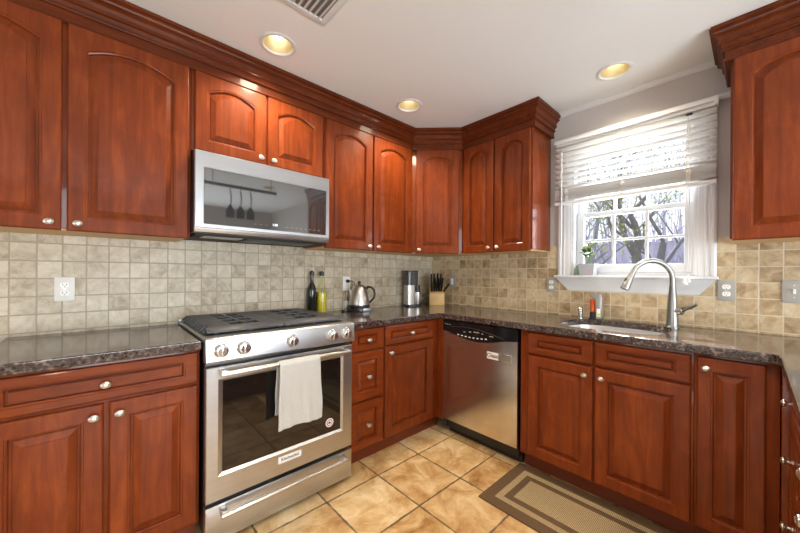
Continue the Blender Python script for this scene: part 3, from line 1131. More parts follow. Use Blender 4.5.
# right of the corner
c = thing('wall_cabinet', 'two-door cherry wall cabinet between the corner and the window', 'cabinet', (-0.15, -0.9, UZ0))
upper_body(UD, -0.0105, -1.2190, -0.6125, c)
door(FUR, 0.628, 0.911, UZ0 + 0.002, DT, c, (0.877, 1.424), arch=0.040, stile=0.052)
door(FUR, 0.921, 1.206, UZ0 + 0.002, DT, c, (0.953, 1.424), arch=0.040, stile=0.052)
# far right
c = thing('wall_cabinet', 'cherry wall cabinet at the right edge beyond the window', 'cabinet', (-0.15, -2.6, UZ0))
upper_body(UD, -0.0105, -2.960, -2.202, c)
door(FUR, 2.212, 2.575, UZ0 + 0.002, DT, c, (2.540, 1.424), arch=0.045, stile=0.056)
door(FUR, 2.585, 2.950, UZ0 + 0.002, DT, c, (2.620, 1.424), arch=0.045, stile=0.056)

# crown mouldings: profile swept along a mitred path; offsets are outward from the cabinet fronts
CZ0 = 2.272
crown_prof = [(0.0015, CZ0 - 0.012), (0.0205, CZ0 - 0.012), (0.0255, CZ0 - 0.007), (0.0255, CZ0 - 0.002), (0.0205, CZ0 + 0.001), (0.0205, 2.309), (0.030, 2.309), (0.033, 2.314), (0.030, 2.320), (0.026, 2.321),
              (0.028, 2.330), (0.034, 2.339), (0.042, 2.343), (0.042, 2.350), (0.036, 2.351), (0.038, 2.362), (0.046, 2.375), (0.056, 2.382), (0.062, 2.383), (0.062, 2.391), (0.055, 2.392),
              (0.058, 2.400), (0.066, 2.406), (0.073, 2.408), (0.073, 2.417), (0.066, 2.418), (0.068, CEIL - 0.004), (0.068, CEIL - 0.001), (0.0015, CEIL - 0.001)]


def crown(path, name, label):
    """path runs with the outward side on its right"""
    P = [Vector((x, y)) for x, y in path]
    rings = []
    for i, p in enumerate(P):
        d0 = (P[i] - P[i - 1]).normalized() if i > 0 else None
        d1 = (P[i + 1] - P[i]).normalized() if i < len(P) - 1 else None
        d0 = d0 or d1
        d1 = d1 or d0
        n0 = Vector((d0.y, -d0.x))
        n1 = Vector((d1.y, -d1.x))
        m = (n0 + n1)
        m = m / (m.dot(n0))
        rings.append([Vector((p.x + m.x * o, p.y + m.y * o, z)) for o, z in crown_prof])
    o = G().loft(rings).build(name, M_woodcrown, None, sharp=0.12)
    return tag(o, label, 'crown moulding')


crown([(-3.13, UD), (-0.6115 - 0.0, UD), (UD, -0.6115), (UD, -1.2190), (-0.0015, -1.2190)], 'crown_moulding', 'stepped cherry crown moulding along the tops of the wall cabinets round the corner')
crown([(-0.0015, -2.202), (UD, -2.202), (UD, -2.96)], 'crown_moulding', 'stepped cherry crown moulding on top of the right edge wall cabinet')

# ------------------------------------------------------------------ microwave
MX0, MX1, MZ0, MZ1 = -2.2185, -1.4585, 1.408, 1.834
c = thing('microwave', 'stainless over-the-range microwave with a dark glass door', 'microwave', (-1.84, -0.2, MZ0))
G().box(MX0, MX1, -0.366, -0.0105, MZ0 + 0.012, MZ1 - 0.001, 0.003).build('casing', M_black, c)
my = -0.394
wx0, wx1, wz0, wz1 = -2.178, -1.483, 1.462, 1.748
g = G()
g.loft([R4(MX0, MX1, 1.442, MZ1 - 0.002, -0.3665), R4(MX0, MX1, 1.442, MZ1 - 0.002, my + 0.003), R4(MX0 + 0.003, MX1 - 0.003, 1.445, MZ1 - 0.005, my), R4(wx0 - 0.002, wx1 + 0.002, wz0 - 0.002, wz1 + 0.002, my), R4(wx0, wx1, wz0, wz1, my + 0.003)])
md = g.build('door', M_steel, c)
G().box(wx0 + 0.0005, wx1 - 0.0005, my + 0.0005, my + 0.0028, wz0 + 0.0005, wz1 - 0.0005).build('window', M_mwglass, md)
FMW = FL(my + 0.0004)
text_part('clock_digits', '1:30', 0.018, lambda u, v, d: FMW(-1.815 + u, 1.492 + v, d), M_clock, md, 0.0003)
for k in range(11):
    x = -1.93 + 0.030 * k + (0.09 if k > 2 else 0)
    G().prism([(x, 1.486), (x + 0.010, 1.486), (x + 0.010, 1.488), (x, 1.488)], FMW, 0.0002, 0.0005).build('key_legend', M_greyp, md)
# sloping steel strip below the door, then the underside with lamp lens and vent filters
G().prism([(0.3665, 1.4410), (0.394, 1.4410), (0.386, 1.420), (0.372, 1.414), (0.3665, 1.414)], lambda u, v, d: Vector((d, -u, v)), MX0, MX1, 0.001).build('lower_strip', M_steel, c)
un = G().box(MX0 + 0.01, MX1 - 0.01, -0.360, -0.02, MZ0 - 0.004, MZ0 + 0.0118, 0.003).build('underside', M_dark, c)
G().box(MX0 + 0.05, MX0 + 0.24, -0.350, -0.25, MZ0 - 0.008, MZ0 - 0.0042, 0.002).build('lamp_lens', M_greyp, un)
G().box(MX0 + 0.27, MX1 - 0.08, -0.350, -0.16, MZ0 - 0.009, MZ0 - 0.0042, 0.002).build('vent_filter', M_iron, un)

# ------------------------------------------------------------------ blind
c = thing('window_blind', 'white wood slat blind, half raised over the window', 'blind', (-0.06, -1.71, 2.1))
BYA, BYB = -2.146, -1.280
G().box(-0.090, -0.030, BYA + 0.01, BYB - 0.01, 2.150, 2.182, 0.003).build('head_rail', M_white, c)
g = G()
for k in range(21):
    pass
def valance(s, t_):
    y = BYB + (BYA - BYB) * s
    sag = 0.018 * math.sin(PI * min(1.0, s * 1.25)) if s < 0.8 else 0
    return Vector((-0.098 - 0.004 * math.sin(PI * s), y, 2.172 - 0.4 * sag + 0.020 * t_))
vv = G().grid(valance, 24, 2).build('valance', M_white, c)
sm = vv.modifiers.new('s', 'SOLIDIFY')
sm.thickness = 0.008
G().box(-0.106, -0.030, BYA - 0.004, BYA + 0.012, 2.150, 2.196, 0.002).build('valance_return', M_white, c)
g = G()
for i in range(8):
    z = 2.132 - i * 0.0400
    b = G().box(-0.0885, -0.0385, BYA + 0.004, BYB - 0.004, z - 0.0013, z + 0.0013, 0.0008)
    b.rot(math.radians(13), 'Y', Vector((-0.0635, 0, z)))
    b.build('slat', M_slat, c)
for i in range(14):
    z = 1.832 - i * 0.0056
    b = G().box(-0.090 + rnd.uniform(-0.006, 0.006), -0.038, BYA + 0.004 + rnd.uniform(0, 0.003), BYB - 0.004, z - 0.0013, z + 0.0013, 0.0008)
    b.build('slat', M_slat, c)
G().box(-0.092, -0.036, BYA + 0.003, BYB - 0.003, 1.726, 1.744, 0.004).build('bottom_rail', M_slat, c)
for y in (-1.37, -1.71, -2.03):
    g = G()
    for x in (-0.0925, -0.0345):
        g.tube([(x, y, 2.13), (x, y, 1.74)], 0.0010, 6)
    g.build('ladder_cord', M_cord, c)
    g = G()
    for k in range(5):
        g.tube([(-0.094, y + 0.002 * k, 1.83), (-0.102 - 0.002 * k, y + 0.012 - 0.007 * k, 1.80), (-0.098, y - 0.012 + 0.006 * k, 1.775), (-0.094, y + 0.003 * k, 1.745)], 0.0013, 6)
    g.build('bunched_cord', M_cord, c)
G().tube([(-0.100, -1.335, 2.115), (-0.101, -1.335, 1.95), (-0.100, -1.335, 1.50), (-0.100, -1.335, 1.42)], 0.0045, 10).build('tilt_wand', M_white, c)
pts = [(-0.100, -2.035, 2.12), (-0.100, -2.035, 1.75), (-0.099, -2.032, 1.60), (-0.085, -2.037, 1.52), (-0.088, -2.045, 1.44), (-0.09, -2.040, 1.30), (-0.082, -2.035, 1.24)]
pc = G().tube(pts, 0.0022, 6)
pc.tube([(p[0], p[1] + 0.012 + 0.004 * math.sin(i * 2), p[2]) for i, p in enumerate(pts)], 0.0022, 6)
pl = pc.build('pull_cord', M_cord, c)
for (y, z) in ((-2.030, 1.205), (-2.012, 1.195), (-2.020, 1.190)):
    G().lathe((-0.080, y, z - 0.028), [(0.008, 0), (0.009, 0.004), (0.005, 0.03), (0.002, 0.046)], 12).build('tassel', M_whitep, pl)
G().box(-0.106, -0.1025, -2.045, -2.015, 2.125, 2.140, 0.002).build('cord_lock', M_black, c)

# ------------------------------------------------------------------ outlets and switches
def duplex(F, u, v, plate, label, plugs=True, wdt=0.070, gang='duplex'):
    c = thing('wall_outlet' if gang == 'duplex' else 'light_switch', label, 'outlet' if gang == 'duplex' else 'switch', F(u, v, 0))
    hw = wdt / 2
    G().prism([(u - hw, v - 0.058), (u + hw, v - 0.058), (u + hw, v + 0.058), (u - hw, v + 0.058)], F, 0.0003, 0.006, 0.002).build('plate', plate, c)
    if gang == 'duplex':
        for s in (-1, 1):
            cv = v + s * 0.0195
            n = 24
            rr = lambda d, k: [F(u + 0.0168 * k * math.cos(2 * PI * i / n), cv + max(-0.0125, min(0.0125, 0.0168 * math.sin(2 * PI * i / n))) * k, d) for i in range(n)]
            f = G().loft([rr(0.0061, 1), rr(0.0085, 1), rr(0.009, 0.96)]).build('receptacle', M_whitep, c)
            g = G()
            for du in (-0.0062, 0.0062):
                g.prism([(u + du - 0.0012, cv - 0.001), (u + du + 0.0012, cv - 0.001), (u + du + 0.0012, cv + 0.007), (u + du - 0.0012, cv + 0.007)], F, 0.00905, 0.0093)
            g.prism([(u - 0.002, cv - 0.009), (u + 0.002, cv - 0.009), (u + 0.002, cv - 0.005), (u - 0.002, cv - 0.005)], F, 0.00905, 0.0093)
            g.build('slots', M_ink, f)
        G().loft([[F(u + r * math.cos(2 * PI * i / 12), v + r * math.sin(2 * PI * i / 12), d) for i in range(12)] for r, d in ((0.003, 0.0061), (0.0028, 0.0072))]).build('screw', M_nickel, c)
    else:
        if gang == 'rocker':
            G().prism([(u - 0.016, v - 0.032), (u + 0.016, v - 0.032), (u + 0.016, v + 0.032), (u - 0.016, v + 0.032)], F, 0.0061, 0.0085, 0.001).build('rocker', M_whitep, c)
        else:
            G().prism([(u - 0.005, v - 0.012), (u + 0.005, v - 0.012), (u + 0.005, v + 0.012), (u - 0.005, v + 0.012)], F, 0.0061, 0.0085, 0.001).build('toggle_slot', M_whitep, c)
            G().prism([(u - 0.0035, v + 0.001), (u + 0.0035, v + 0.001), (u + 0.0035, v + 0.010), (u - 0.0035, v + 0.010)], F, 0.0086, 0.018, 0.001).build('toggle', M_whitep, c)
        for s in (-1, 1):
            G().loft([[F(u + r * math.cos(2 * PI * i / 12), v + s * (0.048 if gang == 'rocker' else 0.030) + r * math.sin(2 * PI * i / 12), d) for i in range(12)] for r, d in ((0.003, 0.0061), (0.0028, 0.0072))]).build('screw', M_nickel, c)
    return c


FTL = FL(-0.0102)
FTR = FR(-0.0102)
duplex(FTL, -2.690, 1.128, M_greyp if False else plain('pale_plate', srgb(222, 220, 216), 0.4), 'pale duplex outlet on the tiles left of the range')
duplex(FTL, -1.072, 1.130, M_whitep, 'white duplex outlet on the tiles behind the kettle, with a plug in it')
duplex(FTR, 0.275, 1.140, M_greyp, 'grey plate with a white rocker switch beside the knife block', gang='rocker', wdt=0.078)
duplex(FTR, 1.232, 1.138, M_greyp, 'grey duplex outlet at the left of the window sill')
duplex(FTR, 2.181, 1.135, M_greyp, 'grey duplex outlet right of the window sill')
duplex(FTR, 2.420, 1.140, M_greyp, 'grey plate with white toggle switch at the right edge', gang='toggle', wdt=0.080)

# ------------------------------------------------------------------ things on the worktop, range side
def bottle(x, y, r, label, glass, h_sh, oil=None):
    c = thing('oil_bottle', label, 'bottle', (x, y, WT))
    pr = [(r * 0.92, 0.0005), (r, 0.006), (r, h_sh), (r * 0.96, h_sh + 0.014), (r * 0.70, h_sh + 0.036), (0.0145, h_sh + 0.058), (0.0125, h_sh + 0.08), (0.0125, h_sh + 0.122), (0.0150, h_sh + 0.124), (0.0150, h_sh + 0.134), (0.0125, h_sh + 0.136)]
    G().lathe((x, y, WT), pr, 26).build('glass', glass, c)
    if oil:
        G().lathe((x, y, WT), [(r - 0.003, 0.006), (r - 0.0025, 0.010), (r - 0.0025, h_sh - 0.018), (r - 0.003, h_sh - 0.014)], 26).build('oil', oil, c)
    top_ = WT + h_sh + 0.136
    G().lathe((x, y, top_ - 0.024), [(0.0163, 0), (0.0163, 0.025), (0.010, 0.033), (0.006, 0.036)], 18, cap0=False).build('stopper', M_black, c)
    G().tube([(x, y, top_ + 0.010), (x, y, top_ + 0.026), (x - 0.002, y - 0.004, top_ + 0.046), (x - 0.006, y - 0.012, top_ + 0.058)], [0.0045, 0.0035, 0.0030, 0.0026], 10).build('pour_spout', M_chrome, c)


M_olive = pane_mat('clear_bottle_glass', (0.90, 0.92, 0.80, 1), 1.35)
bottle(-1.408, -0.062, 0.033, 'dark glass oil bottle with a pour spout, behind the range', M_darkglass, 0.170)
bottle(-1.328, -0.066, 0.038, 'clear bottle of yellow oil beside the dark bottle', M_olive, 0.168, M_oil)

# kettle on its base
kx, ky = -1.040, -0.150
KS = 1.12
c = thing('electric_kettle', 'brushed steel electric kettle on its black base', 'kettle', (kx, ky, WT))
bs = G().lathe((kx, ky, WT + 0.0005), [(0.084, 0), (0.088, 0.005), (0.086, 0.026), (0.078, 0.032), (0.0, 0.032)], 36).build('base', M_black, c)
g = G().prism([(-0.045, 0.0005), (0.045, 0.0005), (0.040, 0.032), (-0.040, 0.032)], lambda u, v, d: Vector((kx + 0.035 + u * 0.75 - d * 0.30, ky - d * 0.9 - 0.0 - u * 0.25, WT + v)), 0.06, 0.115, 0.004)
g.build('control_foot', plain('grey_panel', srgb(110, 110, 112), 0.3, 0.6), bs)
body_prof = [(0.070, 0.034), (0.074, 0.038), (0.0745, 0.06), (0.070, 0.10), (0.060, 0.145), (0.050, 0.178), (0.043, 0.195), (0.036, 0.204), (0.020, 0.210), (0.0, 0.212)]
G().lathe((kx, ky, WT), [(r * 1.1, h) for r, h in body_prof], 36).build('body', M_kettle, c)
G().lathe((kx, ky, WT), [(0.0785, 0.0325), (0.0842, 0.036), (0.0845, 0.048), (0.0827, 0.052)], 36).build('lower_band', M_black, c)
G().lathe((kx, ky, WT + 0.2085), [(0.011, 0), (0.009, 0.008), (0.012, 0.016), (0.012, 0.026), (0.007, 0.031), (0.0, 0.032)], 18).build('lid_knob', M_black, c)
hd_ = Vector((0.80, -0.60, 0)).normalized()
hp = [(0.050, 0.178), (0.072, 0.192), (0.096, 0.190), (0.116, 0.168), (0.124, 0.135), (0.116, 0.105), (0.098, 0.083), (0.078, 0.066)]
K = Vector((kx, ky, WT))
pts = []
for i in range(len(hp) - 1):
    for s in (0, 0.5):
        a, b = hp[i], hp[i + 1]
        pts.append(K + hd_ * (a[0] + (b[0] - a[0]) * s) + Vector((0, 0, a[1] + (b[1] - a[1]) * s)))
pts.append(K + hd_ * hp[-1][0] + Vector((0, 0, hp[-1][1])))
G().tube(pts, [0.010] * 3 + [0.0085] * (len(pts) - 5) + [0.008, 0.007], 12).build('handle', M_black, c)
G().tube([K - hd_ * 0.060 + Vector((0, 0, 0.120)), K - hd_ * 0.072 + Vector((0, 0, 0.152)), K - hd_ * 0.080 + Vector((0, 0, 0.172))], [0.017, 0.012, 0.007], 12).build('spout', M_kettle, c)
# plug and cord of the kettle, with the white adaptor block below the outlet
c = thing('power_cord', 'black power cord from the outlet curling down to the kettle base', 'cord', (-1.07, -0.05, WT))
G().lathe((-1.072, -0.0205, 1.150), [(0.013, 0), (0.015, 0.006), (0.013, 0.024), (0.006, 0.032)], 16, axis=(0, -1, 0)).build('plug', M_black, c)
P0 = [(-1.072, -0.050, 1.150), (-1.060, -0.070, 1.152), (-1.035, -0.075, 1.13), (-1.030, -0.07, 1.08), (-1.045, -0.06, 1.02), (-1.075, -0.062, 0.965), (-1.115, -0.075, 0.932), (-1.165, -0.095, 0.919), (-1.18, -0.125, 0.9185), (-1.16, -0.142, 0.9185), (-1.132, -0.148, 0.9195)]


def smooth_path(P, n=6):
    P = [Vector(p) for p in P]
    out = []
    for i in range(len(P) - 1):
        p0, p1, p2, p3 = P[max(i - 1, 0)], P[i], P[i + 1], P[min(i + 2, len(P) - 1)]
        for k in range(n):
            t_ = k / n
            out.append(0.5 * ((2 * p1) + (p2 - p0) * t_ + (2 * p0 - 5 * p1 + 4 * p2 - p3) * t_ ** 2 + (3 * p1 - p0 - 3 * p2 + p3) * t_ ** 3))
    out.append(P[-1])
    return out


G().tube(smooth_path(P0), 0.0034, 8).build('cable', M_black, c)
c = thing('charger_box', 'small white adaptor standing under the outlet behind the kettle', 'adaptor', (-1.09, -0.04, WT))
G().box(-1.106, -1.066, -0.052, -0.014, WT + 0.0005, WT + 0.075, 0.005).build('body', M_whitep, c)
G().tube(smooth_path([(-1.086, -0.03, WT + 0.075), (-1.084, -0.034, WT + 0.115), (-1.078, -0.026, WT + 0.165), (-1.073, -0.0215, WT + 0.190)]), 0.0022, 8).build('lead', M_whitep, c)

# coffee grinder / brewer
gx, gy = -0.415, -0.125
c = thing('coffee_grinder', 'tall steel and black coffee grinder with a steel cup', 'coffee grinder', (gx, gy, WT))
n_ = Vector((-0.30, -0.95, 0)).normalized()
tt = Vector((0.95, -0.30, 0)).normalized()
FG = lambda u, v, d: Vector((gx, gy, WT)) + tt * (u * 1.1) + n_ * (d * 1.1) + Vector((0, 0, v * 1.09))
def rr_poly(w_, h_, r, n=6):
    pts = []
    for cx_, cy_, a0 in ((w_ - r, h_ - r, 0), (-w_ + r, h_ - r, PI / 2), (-w_ + r, -h_ + r, PI), (w_ - r, -h_ + r, 3 * PI / 2)):
        for k in range(n + 1):
            a = a0 + PI / 2 * k / n
            pts.append((cx_ + r * math.cos(a), cy_ + r * math.sin(a)))
    return pts
def col(u0, d0, w_, h_, r, z0, z1, taper=1.0):
    A = [FG(u0 + u, z0, d0 + d) for u, d in rr_poly(w_, h_, r)]
    B = [FG(u0 + u * taper, z1, d0 + d * taper) for u, d in rr_poly(w_, h_, r)]
    return G().loft([A, B])
col(0.0, 0.0, 0.068, 0.058, 0.02, 0.0005, 0.014).build('foot', M_black, c)
col(-0.026, -0.008, 0.040, 0.045, 0.018, 0.0145, 0.178).build('tower', M_kettle, c)
col(-0.016, -0.005, 0.050, 0.048, 0.022, 0.1785, 0.286, 1.04).build('hopper', M_smoke, c)
col(-0.016, -0.005, 0.053, 0.051, 0.023, 0.2865, 0.302).build('lid', M_black, c)
col(0.036, 0.006, 0.020, 0.032, 0.01, 0.132, 0.178).build('spout_housing', M_black, c)
cup = G().lathe(FG(0.038, 0.0148, 0.012), [(0.032, 0), (0.033, 0.004), (0.033, 0.112), (0.031, 0.116)], 26).build('cup', M_kettle, c)
G().lathe(FG(0.038, 0.0148, 0.012), [(0.029, 0.1162), (0.026, 0.122), (0.0, 0.123)], 22).build('cup_lid', M_black, cup)
hp = smooth_path([FG(0.060, 0.135, 0.0), FG(0.085, 0.11, 0.0), FG(0.092, 0.075, 0.01), FG(0.112, 0.095, 0.0), FG(0.125, 0.085, 0.0), FG(0.110, 0.052, 0.005), FG(0.088, 0.040, 0.01), FG(0.082, 0.010, 0.0), FG(0.070, 0.006, 0.0)])
G().tube(hp, 0.0030, 8).build('cord', M_black, c)

# knife block with its knives
bx, by = -0.135, -0.180
kn = Vector((-0.72, -0.69, 0)).normalized()
kt = Vector((0.69, -0.72, 0)).normalized()
FK = lambda u, v, d: Vector((bx, by, WT)) + kt * (u * 1.08) + kn * (d * 1.08) + Vector((0, 0, v * 1.08))
g = G().prism([(-0.062, 0.0005), (0.062, 0.0005), (0.062, 0.085), (0.02, 0.213), (-0.062, 0.180)], lambda u, v, d: FK(d, v, u), -0.064, 0.064, 0.003)
g = G().prism([(0.062, 0.0005), (-0.062, 0.0005), (-0.075, 0.175), (-0.055, 0.185), (0.062, 0.100)], lambda u, v, d: FK(d, v, u), -0.066, 0.066, 0.003)
kb = g.build('knife_block', M_block)
tag(kb, 'pale beech knife block in the corner beside the grinder', 'knife block')
ax = (FK(0, 0.145, 0.10) - FK(0, 0.0, 0.0)).normalized()      # knives lean out of the sloped face
slots = []
for row, (d, z, us) in enumerate(((-0.040, 0.178, (-0.048, -0.024, 0.006, 0.034)), (-0.005, 0.150, (-0.050, -0.018, 0.014, 0.046)), (0.035, 0.121, (-0.048, -0.026, -0.004, 0.018, 0.036, 0.058)))):
    for i, u in enumerate(us):
        slots.append((row, i, u, z, d))
kt_side = kt
rows = ['rear row', 'middle row', 'front row']
axn = Vector(ax)
for row, i, u, z, d in slots:
    lean = (axn + kt * (0.45 * u)).normalized()
    if row == 2 and i == 5:
        lean = (axn + kt * 0.55).normalized()
    base = FK(u, z, d) + lean * 0.004
    Ln = (0.125, 0.118, 0.100)[row] * rnd.uniform(0.92, 1.08)
    sidev = kt
    up_ = lean.cross(sidev).normalized()
    n = 12
    rings = []
    for s, a_, b_ in ((0, 0.0080, 0.012), (0.1, 0.0090, 0.0150), (0.45, 0.0088, 0.0150), (0.8, 0.0090, 0.0165), (0.95, 0.0084, 0.0155), (1.0, 0.0050, 0.0100)):
        rings.append([base + lean * (Ln * s) + sidev * (a_ * math.cos(2 * PI * k / n)) + up_ * (b_ * math.sin(2 * PI * k / n) + 0.004 * s) for k in range(n)])
    h = thing('kitchen_knife', 'black-handled knife in the %s of the knife block' % rows[row], 'knife', base, 'knives in the %s of the block' % rows[row])
    G().loft(rings).build('handle', M_black, h)
    G().loft([[base + lean * q + sidev * (0.0075 * math.cos(2 * PI * k / n)) + up_ * (0.0105 * math.sin(2 * PI * k / n)) for k in range(n)] for q in (-0.003, 0.004)]).build('bolster', M_chrome, h)

# ------------------------------------------------------------------ window sill things
px_, py_ = -0.005, -1.486
c = thing('potted_plant', 'small leafy plant in a square white pot on the window sill', 'plant', (px_, py_, 1.2115))
z0 = 1.2115
sq = lambda s, z: [Vector((px_ + sx * s, py_ + sy * s, z)) for sx, sy in ((-1, -1), (1, -1), (1, 1), (-1, 1))]
G().loft([sq(0.044, z0 + 0.0005), sq(0.052, z0 + 0.082), sq(0.048, z0 + 0.082), sq(0.045, z0 + 0.070)]).build('pot', plain('glazed_pot', srgb(176, 176, 184), 0.3), c)
G().loft([sq(0.0415, z0 + 0.066), sq(0.0415, z0 + 0.0695)]).build('soil', plain('soil', srgb(60, 46, 36), 0.95), c)
r2_ = random.Random(3)
for k in range(7):
    a = 2 * PI * k / 7 + r2_.uniform(-0.3, 0.3)
    rad = r2_.uniform(0.012, 0.055)
    hgt = r2_.uniform(0.06, 0.15)
    p0 = Vector((px_ + 0.01 * math.cos(a), py_ + 0.012 * math.sin(a), z0 + 0.068))
    p2 = Vector((px_ + 0.45 * rad * math.cos(a) - 0.010, py_ + rad * math.sin(a), z0 + 0.07 + hgt))
    p1 = (p0 + p2) / 2 + Vector((0.0, 0, 0.02))
    stm = G().tube(smooth_path([p0, p1, p2], 5), 0.0018, 6).build('stem', M_leaf, c)
    for q in range(3):
        at = p0 + (p2 - p0) * (0.55 + 0.22 * q)
        aa = a + r2_.uniform(-1.5, 1.5) + q * 2
        dv = Vector((0.5 * math.cos(aa), math.sin(aa), r2_.uniform(-0.1, 0.6))).normalized()
        if at.x + dv.x * 0.04 > 0.045:
            dv.x = -abs(dv.x)
        sv = dv.cross(Vector((0, 0, 1))).normalized()
        uv = sv.cross(dv)
        ll = r2_.uniform(0.034, 0.052)
        ww = ll * 0.36
        rings = []
        for s in range(7):
            t_ = s / 6
            wv = ww * math.sin(PI * min(1, t_ * 0.96 + 0.04)) ** 0.8
            cpt = at + dv * (ll * t_) + uv * (0.006 * math.sin(PI * t_))
            rings.append([cpt - sv * wv + uv * wv * 0.25, cpt - uv * 0.0007, cpt + sv * wv + uv * wv * 0.25, cpt + uv * 0.0007])
        G().loft(rings).build('leaf', M_leaf if (q + k) % 3 else M_leafy, stm)
c = thing('small_bottle', 'little pale green bottle on the sill left of the plant', 'bottle', (-0.005, -1.405, z0))
G().lathe((-0.008, -1.412, z0 + 0.0005), [(0.014, 0), (0.015, 0.003), (0.015, 0.052), (0.008, 0.064), (0.008, 0.070)], 18).build('body', plain('pale_green_plastic', srgb(140, 178, 150), 0.2), c)
G().lathe((-0.008, -1.412, z0 + 0.0708), [(0.0095, 0), (0.0095, 0.018), (0.007, 0.020)], 16).build('cap', M_whitep, c)

# ------------------------------------------------------------------ rug
c = thing('kitchen_mat', 'brown bordered tan kitchen mat on the floor before the sink', 'mat', (-0.8, -1.95, 0))
RA, RB, RC, RD = -1.040, -0.572, -2.355, -1.272
def rugpoly(i):
    return [(RA + i, RC + i), (RB - i, RC + i), (RB - i, RD - i), (RA + i, RD - i)]
FF = lambda u, v, d: Vector((u, v, d))
G().prism(rugpoly(0), FF, 0.0005, 0.008, 0.003).build('border', M_rugbrown, c)
def ringm(i0, i1, z0_, z1_):
    A, B = rugpoly(i0), rugpoly(i1)
    g = G()
    g.loft([[FF(*p, z0_) for p in A], [FF(*p, z1_) for p in A], [FF(*p, z1_) for p in B], [FF(*p, z0_) for p in B]], True, False, False)
    return g
ringm(0.062, 0.096, 0.0081, 0.0092).build('tan_band', M_rugtan, c)
G().prism(rugpoly(0.135), FF, 0.0081, 0.0094).build('tan_field', M_rugtan, c)

# ------------------------------------------------------------------ ceiling lights and vent
names = ['recessed ceiling light above the range, nearest the microwave', 'recessed ceiling light near the corner wall cabinet', 'recessed ceiling light in front of the window', 'added unseen recessed light over the middle of the floor', 'added unseen recessed light over the peninsula', 'added unseen recessed light at the back of the room']
for i, (x, y) in enumerate(CANS):
    c = thing('recessed_light', names[i], 'ceiling light', (x, y, CEIL))
    G().lathe((x, y, CEIL), [(0.094, -0.0003), (0.094, -0.003), (0.086, -0.006), (0.076, -0.0045), (0.074, 0.004)], 44, cap0=False, cap1=False).build('trim_ring', M_white, c)
    G().lathe((x, y, CEIL), [(0.0755, 0.002), (0.070, 0.04), (0.056, 0.085), (0.040, 0.108), (0.0, 0.110)], 40, cap0=False, cap1=False).build('reflector', M_gold, c)
    G().lathe((x, y, CEIL), [(0.001, 0.0480), (0.024, 0.0505), (0.034, 0.060), (0.034, 0.072), (0.020, 0.100)], 28).build('bulb', M_bulb, c)
    l_ = light('can_lamp', 'SPOT', (x, y, CEIL - 0.012), (46, 44, 19, 70, 60, 60)[i], (1.0, 0.84, 0.62), (0, 0, -1), spot_size=math.radians(140), spot_blend=0.8, shadow_soft_size=0.05)
    l_.parent = c
    l_.location = (0, 0, -0.012)
c = thing('ceiling_vent', 'white louvred air vent in the ceiling at the top', 'vent', (-1.9, -1.0, CEIL))
vx0, vx1, vy0, vy1 = -2.06, -1.757, -1.15, -0.848
g = G()
z0_, z1_ = CEIL - 0.008, CEIL - 0.0005
rc = lambda i, z: [Vector((vx0 + i, vy0 + i, z)), Vector((vx1 - i, vy0 + i, z)), Vector((vx1 - i, vy1 - i, z)), Vector((vx0 + i, vy1 - i, z))]
g.loft([rc(0, z1_), rc(0.003, z0_ + 0.003), rc(0.012, z0_), rc(0.030, z0_), rc(0.034, z0_ + 0.004), rc(0.034, z1_)], True, False, False)
g.build('frame', M_white, c)
G().box(vx0 + 0.034, vx1 - 0.034, vy0 + 0.034, vy1 - 0.034, CEIL - 0.0012, CEIL - 0.0004).build('duct', plain('duct_shade', srgb(120, 112, 104), 0.8), c)
for k in range(9):
    x = vx0 + 0.044 + k * 0.0265
    b = G().box(x - 0.0095, x + 0.0095, vy0 + 0.035, vy1 - 0.035, CEIL - 0.0074, CEIL - 0.0064)
    b.rot(math.radians(-33), 'Y', Vector((x, 0, CEIL - 0.0064)))
    b.build('slat', M_white, c)

# ------------------------------------------------------------------ pot rail over the peninsula, seen in the microwave door
RY, RZ = -2.55, 2.20
c = thing('pot_rail', 'black hanging rail reflected in the microwave door', 'pot rail', (-1.3, RY, RZ))
G().box(-1.75, -0.95, RY - 0.006, RY + 0.006, RZ - 0.018, RZ + 0.018, 0.003).build('bar', M_black, c)
for x in (-1.66, -1.02):
    G().tube([(x, RY, RZ + 0.018), (x, RY, CEIL - 0.002)], 0.004, 8).build('hanger', M_black, c)
for x, lab in ((-1.48, 'left'), (-1.37, 'middle'), (-1.26, 'right')):
    h = thing('spatula', 'black spatula hanging from the reflected rail, %s of three' % lab, 'spatula', (x, RY, RZ - 0.03), 'spatulas on the pot rail')
    G().tube(smooth_path([(x, RY + 0.012, RZ + 0.024), (x, RY - 0.012, RZ + 0.020), (x, RY - 0.012, RZ - 0.03), (x, RY, RZ - 0.05), (x, RY + 0.004, RZ - 0.03)]), 0.003, 8).build('hook', M_black, h)
    G().tube([(x, RY, RZ - 0.05), (x + 0.01, RY, RZ - 0.13), (x, RY, RZ - 0.22)], [0.008, 0.007, 0.006], 8).build('handle', M_black, h)
    G().prism([(x - 0.012, RZ - 0.215), (x + 0.012, RZ - 0.215), (x + 0.045, RZ - 0.28), (x + 0.045, RZ - 0.36), (x - 0.045, RZ - 0.36), (x - 0.045, RZ - 0.28)], lambda u, v, d: Vector((u, RY + d, v)), -0.002, 0.002).build('blade', M_black, h)

# ------------------------------------------------------------------ outdoors
GZ = -0.6
struct(G().box(0.2, 60, -30, 40, GZ - 0.1, GZ).build('ground', M_lawn))


